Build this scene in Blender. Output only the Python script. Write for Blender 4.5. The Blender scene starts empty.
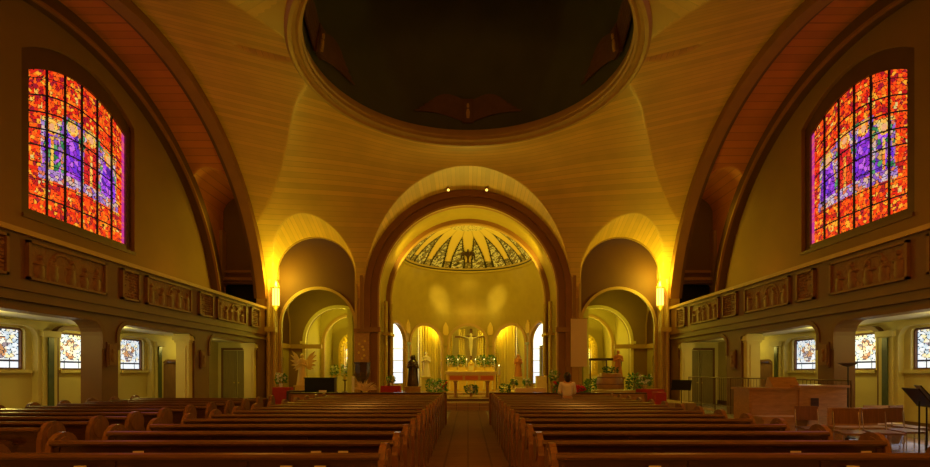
import bpy, math, random
from mathutils import Vector, Matrix
from mathutils.geometry import delaunay_2d_cdt
PI = math.pi
R = math.radians
sc = bpy.context.scene
COL = sc.collection
rnd = random.Random(7)

# ------------------------------------------------------------------ camera, world, exposure
cam = bpy.data.cameras.new('camera'); camo = bpy.data.objects.new('camera', cam); COL.objects.link(camo)
camo.location = (0, 0, 1.65); camo.rotation_euler = (R(90), 0, 0)
cam.sensor_width = 36; cam.lens = 500 / 930 * 36
cam.shift_x = -3 / 930; cam.shift_y = (372 - 233.5) / 930
cam.clip_start = .05; cam.clip_end = 200
sc.camera = camo
w = bpy.data.worlds.new('world'); sc.world = w; w.use_nodes = True
w.node_tree.nodes['Background'].inputs[0].default_value = (.5, .6, .8, 1)
w.node_tree.nodes['Background'].inputs[1].default_value = .3
sc.view_settings.view_transform = 'Standard'; sc.view_settings.look = 'None'
sc.view_settings.gamma = 1; sc.view_settings.exposure = 0.22
sc.view_settings.use_curve_mapping = False

def lamp(kind, loc, energy, color, size=.3, rot=None, spot=60, target=None, blend=.6):
    l = bpy.data.lights.new('lamp_' + kind.lower(), kind); l.energy = energy; l.color = color
    if kind in ('POINT', 'SPOT'): l.shadow_soft_size = size
    if kind == 'AREA': l.shape = 'DISK'; l.size = size
    if kind == 'SPOT': l.spot_size = R(spot); l.spot_blend = blend
    o = bpy.data.objects.new('light', l); COL.objects.link(o); o.location = loc
    if target: o.rotation_euler = (Vector(target) - Vector(loc)).to_track_quat('-Z', 'Y').to_euler()
    elif rot: o.rotation_euler = rot
    return o

WARM = (1, .42, .05); GOLD = (1, .74, .07); LIME = (1, .80, .05); AISLE = (1, .80, .16); RED = (1, .36, .04)
# added warm fill lamps behind the visitor and over the crossing, without fixtures
for x in (-4.5, 4.5):
    lamp('POINT', (x, 3.2, 7.6), 300, WARM, .5)
lamp('POINT', (0, -2, 6.5), 250, WARM, .6)
for x, y in ((-6.5, 12.5), (6.5, 12.5)):
    lamp('SPOT', (x, y, 10.3), 130, WARM, .4, target=(x*.75, y + 1, 0), spot=150)
# apse and chancel lighting (behind the great arch)
for s in (-1, 1):
    lamp('SPOT', (s*3.6, 26.9, 7.6), 240, GOLD, .15, target=(s*.8, 30.5, 9.6), spot=130)
    lamp('SPOT', (s*1.7, 27.3, 9.3), 1500, (1, .76, .18), .04, target=(s*1.95, 33.2, 6.5), spot=15, blend=1)
lamp('POINT', (0, 28.0, 7.4), 210, GOLD, .3)
lamp('POINT', (0, 27.0, 3.2), 60, GOLD, .3)
for a in (-48, -24, 24, 48):
    lamp('POINT', (5.2*math.sin(R(a)), 29 + 5.2*math.cos(R(a)), 4.7), 60, LIME, .15)
for s in (-1, 1):
    # spot lamps added under the arches to brighten the sanctuary
    lamp('SPOT', (s*7.9, 25.85, 6.3), 420, LIME, .1, target=(s*7.3, 22.4, .8), spot=75)
    lamp('SPOT', (s*1.2, 25.8, 10.3), 700, GOLD, .1, target=(s*1.5, 26.0, .8), spot=50)
    lamp('SPOT', (s*1.2, 28.4, 9.4), 420, GOLD, .1, target=(s*1.0, 31.8, 1.8), spot=44)
    lamp('POINT', (s*11.8, 23.9, 9.2), 9, LIME, .1)  # unseen lamp added to lighten the passage arch
    # corner sconces that wash the vault
    lamp('POINT', (s*9.6, 25.2, 6.5), 180, LIME, .12)
    lamp('POINT', (s*9.7, 25.1, 4.7), 9, LIME, .12)
    # unseen fill lamps added in the galleries, then aisle ceiling lights
    lamp('POINT', (s*11.7, 13.0, 5.6), 9, RED, .3)
    lamp('POINT', (s*11.6, 21.5, 5.6), 14, RED, .3)
    for y in (9.0, 12.3, 17.0, 22.5):
        lamp('POINT', (s*11.9, y, 2.75), 27, AISLE, .15)
    # daylight that falls through the side windows nearest the visitor
    l_ = lamp('SPOT', (s*12.8, 11.4, 2.6), 900 if s > 0 else 120, (.66, .74, 1), .4, target=(s*9.7, 10.3, 0), spot=66)
    # side chapels
    lamp('POINT', (s*8.6, 28.2, 4.6), 40, LIME, .15)
    lamp('POINT', (s*7.9, 31.8, 4.4), 55, LIME, .15)
    lamp('POINT', (s*7.7, 34.6, 3.9), 70, LIME, .15)

# ------------------------------------------------------------------ materials
def mat(name, col, rough=.6, metal=0., bump=0., bscale=20., var=0., vscale=3., spec=None, coat=0.):
    m = bpy.data.materials.new(name); m.use_nodes = True; nt = m.node_tree; N = nt.nodes; L = nt.links
    b = N['Principled BSDF']; b.inputs['Base Color'].default_value = (*col, 1)
    b.inputs['Roughness'].default_value = rough; b.inputs['Metallic'].default_value = metal
    if coat: b.inputs['Coat Weight'].default_value = coat; b.inputs['Coat Roughness'].default_value = .15
    tc = N.new('ShaderNodeTexCoord')
    if var:
        n = N.new('ShaderNodeTexNoise'); n.inputs['Scale'].default_value = vscale; n.inputs['Detail'].default_value = 5
        L.new(tc.outputs['Object'], n.inputs['Vector'])
        mx = N.new('ShaderNodeMix'); mx.data_type = 'RGBA'
        mx.inputs[6].default_value = (*[c*(1-var) for c in col], 1); mx.inputs[7].default_value = (*[min(1, c*(1+var)) for c in col], 1)
        L.new(n.outputs['Fac'], mx.inputs[0]); L.new(mx.outputs[2], b.inputs['Base Color'])
    if bump:
        n = N.new('ShaderNodeTexNoise'); n.inputs['Scale'].default_value = bscale; n.inputs['Detail'].default_value = 4
        L.new(tc.outputs['Object'], n.inputs['Vector'])
        bp = N.new('ShaderNodeBump'); bp.inputs['Strength'].default_value = bump; bp.inputs['Distance'].default_value = .02
        L.new(n.outputs['Fac'], bp.inputs['Height']); L.new(bp.outputs['Normal'], b.inputs['Normal'])
    return m

def emis(name, col, strength):
    m = bpy.data.materials.new(name); m.use_nodes = True; b = m.node_tree.nodes['Principled BSDF']
    b.inputs['Base Color'].default_value = (*col, 1); b.inputs['Emission Color'].default_value = (*col, 1)
    b.inputs['Emission Strength'].default_value = strength
    return m

def attr_mat(name, emission=0., rough=.5, metal=0., bump=0.):
    m = bpy.data.materials.new(name); m.use_nodes = True; nt = m.node_tree; b = nt.nodes['Principled BSDF']
    a = nt.nodes.new('ShaderNodeAttribute'); a.attribute_name = 'Col'
    nt.links.new(a.outputs['Color'], b.inputs['Base Color'])
    b.inputs['Roughness'].default_value = rough; b.inputs['Metallic'].default_value = metal
    if emission:
        nt.links.new(a.outputs['Color'], b.inputs['Emission Color']); b.inputs['Emission Strength'].default_value = emission
    if bump:
        tc = nt.nodes.new('ShaderNodeTexCoord'); n = nt.nodes.new('ShaderNodeTexNoise'); n.inputs['Scale'].default_value = 14
        nt.links.new(tc.outputs['Object'], n.inputs['Vector'])
        bp = nt.nodes.new('ShaderNodeBump'); bp.inputs['Strength'].default_value = bump; bp.inputs['Distance'].default_value = .05
        nt.links.new(n.outputs['Fac'], bp.inputs['Height']); nt.links.new(bp.outputs['Normal'], b.inputs['Normal'])
    return m

def vault_mat(name, col, dark=.80, spacing=.21):
    """painted boards: joint lines follow the 'plank' attribute stored on the vault surface"""
    m = bpy.data.materials.new(name); m.use_nodes = True; nt = m.node_tree; N = nt.nodes; L = nt.links
    b = N['Principled BSDF']; b.inputs['Roughness'].default_value = .42
    a = N.new('ShaderNodeAttribute'); a.attribute_name = 'plank'
    d = N.new('ShaderNodeMath'); d.operation = 'DIVIDE'; d.inputs[1].default_value = spacing; L.new(a.outputs['Fac'], d.inputs[0])
    f = N.new('ShaderNodeMath'); f.operation = 'FRACT'; L.new(d.outputs[0], f.inputs[0])
    lt = N.new('ShaderNodeMath'); lt.operation = 'LESS_THAN'; lt.inputs[1].default_value = .11; L.new(f.outputs[0], lt.inputs[0])
    fl = N.new('ShaderNodeMath'); fl.operation = 'FLOOR'; L.new(d.outputs[0], fl.inputs[0])
    wn = N.new('ShaderNodeTexWhiteNoise'); wn.noise_dimensions = '1D'; L.new(fl.outputs[0], wn.inputs['W'])
    tc = N.new('ShaderNodeTexCoord'); n = N.new('ShaderNodeTexNoise'); n.inputs['Scale'].default_value = .7; n.inputs['Detail'].default_value = 6
    L.new(tc.outputs['Object'], n.inputs['Vector'])
    ad = N.new('ShaderNodeMath'); ad.operation = 'ADD'; L.new(wn.outputs['Value'], ad.inputs[0])
    mu = N.new('ShaderNodeMath'); mu.operation = 'MULTIPLY'; mu.inputs[1].default_value = 2.2; L.new(n.outputs['Fac'], mu.inputs[0]); L.new(mu.outputs[0], ad.inputs[1])
    mr = N.new('ShaderNodeMapRange'); mr.inputs[1].default_value = .3; mr.inputs[2].default_value = 2.2; mr.inputs[3].default_value = 0; mr.inputs[4].default_value = 1
    L.new(ad.outputs[0], mr.inputs[0])
    c1 = N.new('ShaderNodeMix'); c1.data_type = 'RGBA'; c1.inputs[6].default_value = (*[c*.72 for c in col], 1); c1.inputs[7].default_value = (*[c*1.12 for c in col], 1)
    L.new(mr.outputs[0], c1.inputs[0])
    c2 = N.new('ShaderNodeMix'); c2.data_type = 'RGBA'; c2.inputs[7].default_value = (*[c*dark for c in col], 1)
    L.new(c1.outputs[2], c2.inputs[6]); L.new(lt.outputs[0], c2.inputs[0]); L.new(c2.outputs[2], b.inputs['Base Color'])
    return m

def wood_mat(name, c1, c2, rough=.3, scale=(1.2, 14, 14), coat=.25):
    m = bpy.data.materials.new(name); m.use_nodes = True; nt = m.node_tree; N = nt.nodes; L = nt.links
    b = N['Principled BSDF']; b.inputs['Roughness'].default_value = rough
    b.inputs['Coat Weight'].default_value = coat; b.inputs['Coat Roughness'].default_value = .18
    tc = N.new('ShaderNodeTexCoord'); mp = N.new('ShaderNodeMapping'); mp.inputs['Scale'].default_value = scale
    n = N.new('ShaderNodeTexNoise'); n.inputs['Scale'].default_value = 2.2; n.inputs['Detail'].default_value = 7; n.inputs['Distortion'].default_value = .6
    L.new(tc.outputs['Object'], mp.inputs[0]); L.new(mp.outputs[0], n.inputs['Vector'])
    mx = N.new('ShaderNodeMix'); mx.data_type = 'RGBA'; mx.inputs[6].default_value = (*c1, 1); mx.inputs[7].default_value = (*c2, 1)
    cr = N.new('ShaderNodeValToRGB'); cr.color_ramp.elements[0].position = .3; cr.color_ramp.elements[1].position = .7
    L.new(n.outputs['Fac'], cr.inputs[0]); L.new(cr.outputs[0], mx.inputs[0]); L.new(mx.outputs[2], b.inputs['Base Color'])
    return m

def floor_mat(name, c1, c2, sx, sy, rough=.25, spec=.4):
    m = bpy.data.materials.new(name); m.use_nodes = True; nt = m.node_tree; N = nt.nodes; L = nt.links
    b = N['Principled BSDF']; b.inputs['Roughness'].default_value = rough; b.inputs['Specular IOR Level'].default_value = spec
    tc = N.new('ShaderNodeTexCoord'); mp = N.new('ShaderNodeMapping'); mp.inputs['Scale'].default_value = (sx, sy, 1)
    bk = N.new('ShaderNodeTexBrick'); bk.inputs['Scale'].default_value = 1; bk.inputs['Mortar Size'].default_value = .012
    bk.inputs['Color1'].default_value = (*c1, 1); bk.inputs['Color2'].default_value = (*c2, 1); bk.inputs['Mortar'].default_value = (*[c*.4 for c in c1], 1)
    L.new(tc.outputs['Object'], mp.inputs[0]); L.new(mp.outputs[0], bk.inputs['Vector']); L.new(bk.outputs['Color'], b.inputs['Base Color'])
    return m

M = dict(
    vault=vault_mat('painted_boards', (.74, .475, .10)),
    soffit=vault_mat('painted_boards_dark', (.56, .18, .042), .7, .36),
    conch=mat('gilded_plaster', (.46, .34, .05), .30, .25, .35, 3, .15, 2),
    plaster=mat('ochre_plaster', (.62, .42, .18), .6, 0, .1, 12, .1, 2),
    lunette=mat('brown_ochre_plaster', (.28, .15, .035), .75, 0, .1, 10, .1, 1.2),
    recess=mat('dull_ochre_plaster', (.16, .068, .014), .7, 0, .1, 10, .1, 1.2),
    cream=mat('cream_plaster', (.62, .52, .19), .55, 0, .05, 12, .06, 2),
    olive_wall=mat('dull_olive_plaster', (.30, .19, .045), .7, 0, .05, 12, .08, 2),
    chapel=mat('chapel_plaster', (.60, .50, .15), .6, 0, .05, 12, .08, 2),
    white=mat('white_ceiling_paint', (.85, .83, .74), .6, 0, 0, 1, .04, 2),
    rib=mat('brown_painted_stone', (.31, .14, .03), .5, 0, .15, 9, .15, 2),
    ribdark=mat('dark_brown_stone', (.13, .055, .014), .5, 0, .15, 9, .15, 2),
    trim=mat('ochre_moulding', (.52, .33, .09), .45, 0, .05, 10, .1, 3),
    fascia=mat('brown_gallery_paint', (.16, .062, .015), .5, 0, .1, 9, .12, 2),
    relief=mat('brown_relief_plaster', (.22, .095, .028), .5, .1, .3, 30, .25, 6),
    pier=mat('brown_pier_stone', (.17, .078, .024), .5, 0, .12, 9, .12, 2),
    green=mat('dark_green_marble', (.07, .10, .04), .3, 0, 0, 1, .4, 6),
    dome=mat('deep_green_dome_paint', (.085, .09, .045), .7, 0, .1, 5, .35, .6),
    domerelief=mat('dome_relief_paint', (.15, .07, .03), .6, 0, .2, 8, .3, 3),
    gold=mat('gold_leaf', (.80, .58, .10), .35, .3, .1, 20, .1, 8),
    paleg=mat('pale_gilt', (.85, .76, .30), .4, .1, .1, 20, .1, 8),
    pew=wood_mat('varnished_red_oak', (.05, .020, .008), (.09, .038, .014), .30, (1.2, 14, 14), .35),
    rail=wood_mat('varnished_oak_rail', (.10, .046, .015), (.16, .075, .024), .28, (1.2, 14, 14), .4),  # lighter than the backs, the rail's highlight put into the colour
    pewend=wood_mat('varnished_oak_end', (.15, .068, .020), (.25, .115, .035), .32, (10, 10, 1.2), .35),  # lightened to imitate the light that the pew ends catch
    wood=wood_mat('warm_oak', (.32, .17, .045), (.46, .25, .07), .35, (2, 9, 9), .2),
    darkwood=wood_mat('dark_walnut', (.035, .016, .008), (.07, .03, .014), .3, (2, 9, 9), .3),
    door=wood_mat('door_wood', (.16, .075, .035), (.24, .12, .05), .4, (9, 9, 1), .1),
    olive=wood_mat('olive_door_paint', (.22, .17, .055), (.28, .21, .07), .45, (9, 9, 1), .1),
    aisle=floor_mat('aisle_boards', (.19, .085, .026), (.24, .11, .035), .6, 5.5, .8, .08),
    floor=floor_mat('terrazzo_floor', (.30, .26, .24), (.36, .32, .30), 1.2, 1.2, .22),
    plat=floor_mat('sanctuary_floor', (.34, .20, .09), (.40, .25, .11), 1.0, 2.0, .3),
    black=mat('black_metal', (.012, .012, .014), .35, .4),
    iron=mat('bronze_metal', (.14, .075, .03), .35, .7),
    chrome=mat('steel_tube', (.6, .6, .6), .2, 1),
    lead=mat('window_lead', (.012, .010, .010), .5),
    paper=mat('white_card', (.70, .62, .46), .7),
    redcloth=mat('red_cloth', (.40, .018, .01), .7, 0, .2, 30),
    linen=mat('white_linen', (.82, .78, .66), .8, 0, .2, 20),
    curtain=mat('gold_curtain', (.85, .72, .26), .5, .15),
    banner=mat('cream_banner', (.80, .58, .36), .8, 0, .1, 30),
    bannerb=mat('brown_banner', (.50, .27, .10), .8, 0, .2, 18, .4, 9),
    leaf=mat('green_leaves', (.10, .28, .035), .45, 0, 0, 1, .5, 14),
    leafd=mat('dark_green_leaves', (.05, .17, .035), .45, 0, 0, 1, .5, 14),
    petal=mat('white_petals', (.88, .86, .74), .6),
    redpetal=mat('red_petals', (.62, .02, .02), .6),
    skin=mat('skin', (.52, .30, .19), .55),
    hair=mat('dark_hair', (.025, .015, .010), .5),
    shirt=mat('white_blouse', (.80, .74, .68), .8, 0, .3, 14),
    trouser=mat('dark_trousers', (.03, .03, .045), .8),
    statue=mat('gilded_statue', (.90, .72, .20), .4, .2, .2, 14),
    plasterstatue=mat('painted_statue_cream', (.86, .78, .55), .5, 0, .1, 14),
    bluerobe=mat('painted_robe_blue', (.10, .16, .50), .5),
    brownrobe=mat('painted_robe_orange', (.60, .24, .06), .5),
    orange=mat('orange_gilt_panel', (.80, .22, .02), .4),
    blue=mat('pale_blue_plaster', (.42, .52, .48), .6),
    lampglass=emis('lit_lantern_glass', (1, .62, .10), 2.6),
    flame=emis('candle_flame', (1, .8, .3), 8.0),
    daylight=emis('frosted_window_daylight', (.72, .82, 1.0), .95),
    glass=attr_mat('stained_glass', .72, .4),
    glasslow=attr_mat('clear_leaded_glass', .85, .4),
    mosaic=attr_mat('apse_mosaic', 0, .35, .25, .5),
    void=mat('loft_shade_colour', (.012, .008, .006), .8),  # near-black colour stands in for the shade inside the gallery-end loft
)

# ------------------------------------------------------------------ mesh helpers
class MB:
    def __init__(s): s.v = []; s.f = []
    def add(s, vs, fs):
        n = len(s.v); s.v += [tuple(v) for v in vs]; s.f += [tuple(i + n for i in f) for f in fs]; return s
    def box(s, x0, x1, y0, y1, z0, z1):
        return s.add([(x0,y0,z0),(x1,y0,z0),(x1,y1,z0),(x0,y1,z0),(x0,y0,z1),(x1,y0,z1),(x1,y1,z1),(x0,y1,z1)],
                     [(3,2,1,0),(4,5,6,7),(0,1,5,4),(1,2,6,5),(2,3,7,6),(3,0,4,7)])
    def cyl(s, p0, p1, r0, r1=None, n=12):
        r1 = r0 if r1 is None else r1
        p0 = Vector(p0); p1 = Vector(p1); q = (p1 - p0).to_track_quat('Z', 'Y')
        vs = []
        for p, r in ((p0, r0), (p1, r1)):
            for k in range(n):
                a = 2*PI*k/n; vs.append(p + q @ Vector((r*math.cos(a), r*math.sin(a), 0)))
        return s.add(vs, [(k, (k+1) % n, (k+1) % n + n, k + n) for k in range(n)] + [tuple(range(n))[::-1], tuple(range(n, 2*n))])
    def tube(s, pts, r, n=8):
        for a, b in zip(pts, pts[1:]): s.cyl(a, b, r, r, n)
        return s
    def lathe(s, prof, c=(0,0,0), n=20, sx=1, sy=1):
        vs = []; fs = []
        for r, z in prof:
            for k in range(n):
                a = 2*PI*k/n; vs.append((c[0] + sx*r*math.cos(a), c[1] + sy*r*math.sin(a), c[2] + z))
        m = len(prof)
        for j in range(m-1):
            for k in range(n):
                fs.append((j*n+k, j*n+(k+1) % n, (j+1)*n+(k+1) % n, (j+1)*n+k))
        fs.append(tuple(range(n))[::-1]); fs.append(tuple((m-1)*n + k for k in range(n)))
        return s.add(vs, fs)
    def ball(s, c, rx, ry=None, rz=None, n=12):
        ry = ry or rx; rz = rz or rx; m = max(4, n//2)
        pr = [(max(.0001, math.sin(PI*j/m)), -math.cos(PI*j/m)) for j in range(m+1)]
        vs = []; fs = []
        for r, z in pr:
            for k in range(n):
                a = 2*PI*k/n; vs.append((c[0]+rx*r*math.cos(a), c[1]+ry*r*math.sin(a), c[2]+rz*z))
        for j in range(m):
            for k in range(n): fs.append((j*n+k, j*n+(k+1) % n, (j+1)*n+(k+1) % n, (j+1)*n+k))
        return s.add(vs, fs)
    def prism(s, poly, a0, a1, axis='x'):
        n = len(poly)
        def P(u, v, a): return (a, u, v) if axis == 'x' else ((u, a, v) if axis == 'y' else (u, v, a))
        vs = [P(u, v, a0) for u, v in poly] + [P(u, v, a1) for u, v in poly]
        return s.add(vs, [tuple(range(n)), tuple(range(n, 2*n))[::-1]] + [(k, k+n, (k+1) % n + n, (k+1) % n) for k in range(n)])
    def band(s, inner, outer, a0, a1, mp):
        """solid strip between two parallel paths, swept from a0 to a1; mp(u,v,a)->xyz"""
        n = len(inner); vs = []
        for (i, o) in zip(inner, outer):
            vs += [mp(*i, a0), mp(*o, a0), mp(*o, a1), mp(*i, a1)]
        fs = []
        for k in range(n-1):
            for j in range(4):
                fs.append((4*k+j, 4*k+(j+1) % 4, 4*k+4+(j+1) % 4, 4*k+4+j))
        fs += [(0, 1, 2, 3), (4*n-1, 4*n-2, 4*n-3, 4*n-4)]
        return s.add(vs, fs)
    def build(s, name, m, parent=None, loc=None, smooth=False, rotz=0, angle=None):
        me = bpy.data.meshes.new(name); me.from_pydata(s.v, [], s.f); me.validate(); me.update()
        import bmesh
        bm = bmesh.new(); bm.from_mesh(me); bmesh.ops.recalc_face_normals(bm, faces=bm.faces); bm.to_mesh(me); bm.free()
        if smooth:
            me.polygons.foreach_set('use_smooth', [True]*len(me.polygons))
            me.set_sharp_from_angle(angle=R(angle or 40))
        me.materials.append(M[m] if isinstance(m, str) else m)
        o = bpy.data.objects.new(name, me); COL.objects.link(o)
        if parent: o.parent = parent
        if loc: o.location = loc
        if rotz: o.rotation_euler.z = rotz
        return o

def struct(o): o['kind'] = 'structure'; return o
def tag(o, label, cat, group=None, kind=None):
    o['label'] = label; o['category'] = cat
    if group: o['group'] = group
    if kind: o['kind'] = kind
    return o
def thing(name, label, cat, loc=(0,0,0), rotz=0, group=None):
    o = bpy.data.objects.new(name, None); COL.objects.link(o); o.location = loc; o.rotation_euler = (0,0,rotz)
    o.empty_display_size = .1
    return tag(o, label, cat, group)
def copy_tree(o, parent=None):
    c = o.copy(); COL.objects.link(c)
    if parent: c.parent = parent
    for ch in o.children: copy_tree(ch, c)
    return c

def inside(p, poly):
    x, y = p; r = False; n = len(poly); j = n-1
    for i in range(n):
        xi, yi = poly[i]; xj, yj = poly[j]
        if (yi > y) != (yj > y) and x < (xj-xi)*(y-yi)/(yj-yi)+xi: r = not r
        j = i
    return r
def arch_poly(c, hw, z0, zs, rise=None, n=20):
    """closed outline of an arched opening, centre c, half width hw"""
    rise = hw if rise is None else rise
    return [(c+hw, z0)] + [(c+hw*math.cos(PI*k/n), zs+rise*math.sin(PI*k/n)) for k in range(n+1)] + [(c-hw, z0)]
def arch_path(c, hw, z0, zs, rise=None, n=32):
    rise = hw if rise is None else rise
    return [(c+hw, z0)] + [(c+hw*math.cos(PI*k/n), zs+rise*math.sin(PI*k/n)) for k in range(n+1)] + [(c-hw, z0)]
def round_top(u0, u1, z0, z1, r, n=6):
    p = [(u1, z0)]
    p += [(u1-r+r*math.cos(PI/2*k/n), z1-r+r*math.sin(PI/2*k/n)) for k in range(n+1)]
    p += [(u0+r-r*math.sin(PI/2*k/n), z1-r+r*math.cos(PI/2*k/n)) for k in range(n+1)]
    return p + [(u0, z0)]
def seg_top(u0, u1, z0, zs, zc, n=16):
    p = [(u1, z0)]
    for k in range(n+1):
        t = 1-2*k/n; p.append(((u0+u1)/2+(u1-u0)/2*t, zs+(zc-zs)*math.sqrt(max(0, 1-t*t*.97)) if False else zs+(zc-zs)*(1-t*t)))
    return p + [(u0, z0)]

def wall2d(name, outline, holes, mp, m, grid=0, parent=None, smooth=False):
    """plate with holes cut through it; mp(u,v,t) places it, t=0 front face and t=1 back face"""
    pts = []; edges = []
    if grid:
        o2 = []
        for a, b in zip(outline, outline[1:]+outline[:1]):
            k = max(1, int(math.hypot(b[0]-a[0], b[1]-a[1])/grid))
            o2 += [(a[0]+(b[0]-a[0])*i/k, a[1]+(b[1]-a[1])*i/k) for i in range(k)]
        outline = o2
    for poly in [outline] + holes:
        b = len(pts); n = len(poly)
        for i in range(n):
            pts.append(Vector(poly[i])); edges.append((b+i, b+(i+1) % n))
    if grid:
        us = [p[0] for p in outline]; vs = [p[1] for p in outline]
        u = min(us)+grid
        while u < max(us):
            v = min(vs)+grid
            while v < max(vs):
                if inside((u, v), outline) and not any(inside((u, v), h) for h in holes): pts.append(Vector((u, v)))
                v += grid
            u += grid
    V, E, F, *_ = delaunay_2d_cdt(pts, edges, [], 0, 1e-5)
    tris = []
    for f in F:
        c = (sum(V[i][0] for i in f)/len(f), sum(V[i][1] for i in f)/len(f))
        if inside(c, outline) and not any(inside(c, h) for h in holes): tris.append(tuple(f))
    mb = MB(); n = len(V)
    cnt = {}
    for f in tris:
        for a, b in zip(f, f[1:]+f[:1]): cnt[(a, b)] = 1
    side = [(a, b, b+n, a+n) for (a, b) in cnt if (b, a) not in cnt]
    mb.add([mp(v[0], v[1], 0) for v in V] + [mp(v[0], v[1], 1) for v in V],
           tris + [tuple(i+n for i in f[::-1]) for f in tris] + side)
    o = mb.build(name, m, parent, smooth=smooth)
    return o

def XZ(y0, th): return lambda u, v, t: (u, y0 + th*t, v)
def YZ(x0, th): return lambda u, v, t: (x0 + th*t, u, v)

# ================================================================== STRUCTURE
YC, ZC = 16.4, 11.85          # centre of the crossing, height of the dome ring
RING = 5.38; YD = 16.66          # dome ring radius and centre
def lerp_tab(tab, x):
    for (a, fa), (b, fb) in zip(tab, tab[1:]):
        if x <= b:
            t = (x-a)/(b-a); t = t*t*(3-2*t) if False else t
            return fa+(fb-fa)*t
    return tab[-1][1]
TAB = [(0, 22.04), (1, 21.95), (2, 21.6), (3, 21.0), (4, 20.15), (5, 19.2), (6, 18.5), (7, 17.95), (8, 17.5), (9, 16.9), (9.9, 16.0), (10.5, 15.2)]
def yR(x):
    return (lerp_tab(TAB, max(0, x-.35))+lerp_tab(TAB, x)+lerp_tab(TAB, min(10.5, x+.35)))/3
def side_barrel(x, dy):
    ax = abs(x); k = max(0, 10.4-ax)*.25
    return 3.6 + (9.5-k)*math.sqrt(max(0, 1-(dy/9.6)**2))
def vault(x, y):
    """height of the crossing ceiling and the board coordinate"""
    ax = abs(x); dy = abs(y-YC); yy = YC+dy
    q = max(0, (yy-yR(ax))/(26-yR(ax))); q = min(1, q)
    z1 = 5.5+6.35*math.sqrt(max(0, 1-q*q)); p1 = math.asin(q)*5.4
    best = (z1, p1)
    z2 = side_barrel(x, dy)
    if z2 > best[0]: best = (z2, math.asin(min(1, dy/9.6))*9.6)
    if y > YC:
        d = 26-y
        u = ax-7.9; rr = 2.05+.3*d
        if abs(u) < rr:
            z = 6.6+math.sqrt(rr*rr-u*u)+.1*d
            if z > best[0]: best = (z, math.asin(u/rr)*rr+50)
        if ax < 5.4:
            z = 5.72+math.sqrt(5.4**2-ax*ax)+.1*d
            if z > best[0]: best = (z, math.asin(x/5.4)*5.4+80)
    elif ax < 8.6:
        z = 5.5+6.0*math.sqrt(1-(ax/8.6)**2)
        if z > best[0]: best = (z, math.asin(x/8.6)*8.6)
    return best

def heightfield(name, xs, ys, fn, m, hole=None):
    nx, ny = len(xs), len(ys); v = []; pl = []
    for y in ys:
        for x in xs:
            z, p = fn(x, y); v.append((x, y, z)); pl.append(p)
    f = []
    for j in range(ny-1):
        for i in range(nx-1):
            if hole and hole((xs[i]+xs[i+1])/2, (ys[j]+ys[j+1])/2): continue
            f.append((j*nx+i, (j+1)*nx+i, (j+1)*nx+i+1, j*nx+i+1))
    me = bpy.data.meshes.new(name); me.from_pydata(v, [], f)
    at = me.attributes.new('plank', 'FLOAT', 'POINT'); at.data.foreach_set('value', pl)
    me.polygons.foreach_set('use_smooth', [True]*len(me.polygons)); me.update()
    me.set_sharp_from_angle(angle=R(24))
    me.materials.append(M[m]); o = bpy.data.objects.new(name, me); COL.objects.link(o); struct(o)
    return o
def lin(a, b, n): return [a+(b-a)*k/n for k in range(n+1)]
ys = [YC-9.6*math.sin(PI/2*k/90) for k in range(90, 0, -1)] + [YC+9.6*math.sin(PI/2*k/170) for k in range(171)]
heightfield('ceiling', lin(-10.4, 10.4, 290), ys, vault, 'vault', lambda x, y: math.hypot(x, y-YD) < RING+.1)
# transept vaults with the small raised passage arch at the altar end
def tvault(x, y):
    ax = abs(x); dy = min(9.6, abs(y-YC)); z = 3.6+9.5*math.sqrt(max(0, 1-(dy/9.6)**2)); p = math.asin(dy/9.6)*9.6
    u = ax-11.8
    if y > YC and abs(u) < 1.1:
        z2 = 9.8+math.sqrt(1.1**2-u*u)
        if z2 > z: return z2, math.asin(u/1.1)+30
    return z, p
yt = [YC-9.6*math.sin(PI/2*k/60) for k in range(60, 0, -1)] + [YC+9.6*math.sin(PI/2*k/150) for k in range(151)] + [26.3, 26.6]
for s in (-1, 1):
    heightfield('ceiling', lin(s*10.4, s*13.0, 60), yt, tvault, 'soffit')
# nave behind the visitor
mb = MB(); n = 24
pin = [(8.6*math.cos(PI*k/n), 5.5+6*math.sin(PI*k/n)) for k in range(n+1)]
pout = [(8.9*math.cos(PI*k/n), 5.5+6.3*math.sin(PI*k/n)) for k in range(n+1)]
mb.band([(8.6, 0)]+pin+[(-8.6, 0)], [(8.9, 0)]+pout+[(-8.9, 0)], -6.3, 6.8, lambda u, v, a: (u, a, v))
struct(mb.build('wall_nave', 'plaster', smooth=True))
struct(wall2d('wall_back', [(-13.3, 0), (13.3, 0), (13.3, 13.6), (-13.3, 13.6)], [], XZ(-6.3, -.3), 'plaster'))
struct(wall2d('wall_back', [(-13.3, 0), (13.3, 0), (13.3, 13.6), (-13.3, 13.6)], [[(8.6, .02)]+pin+[(-8.6, .02)]], XZ(6.8, -.3), 'plaster'))

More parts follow.
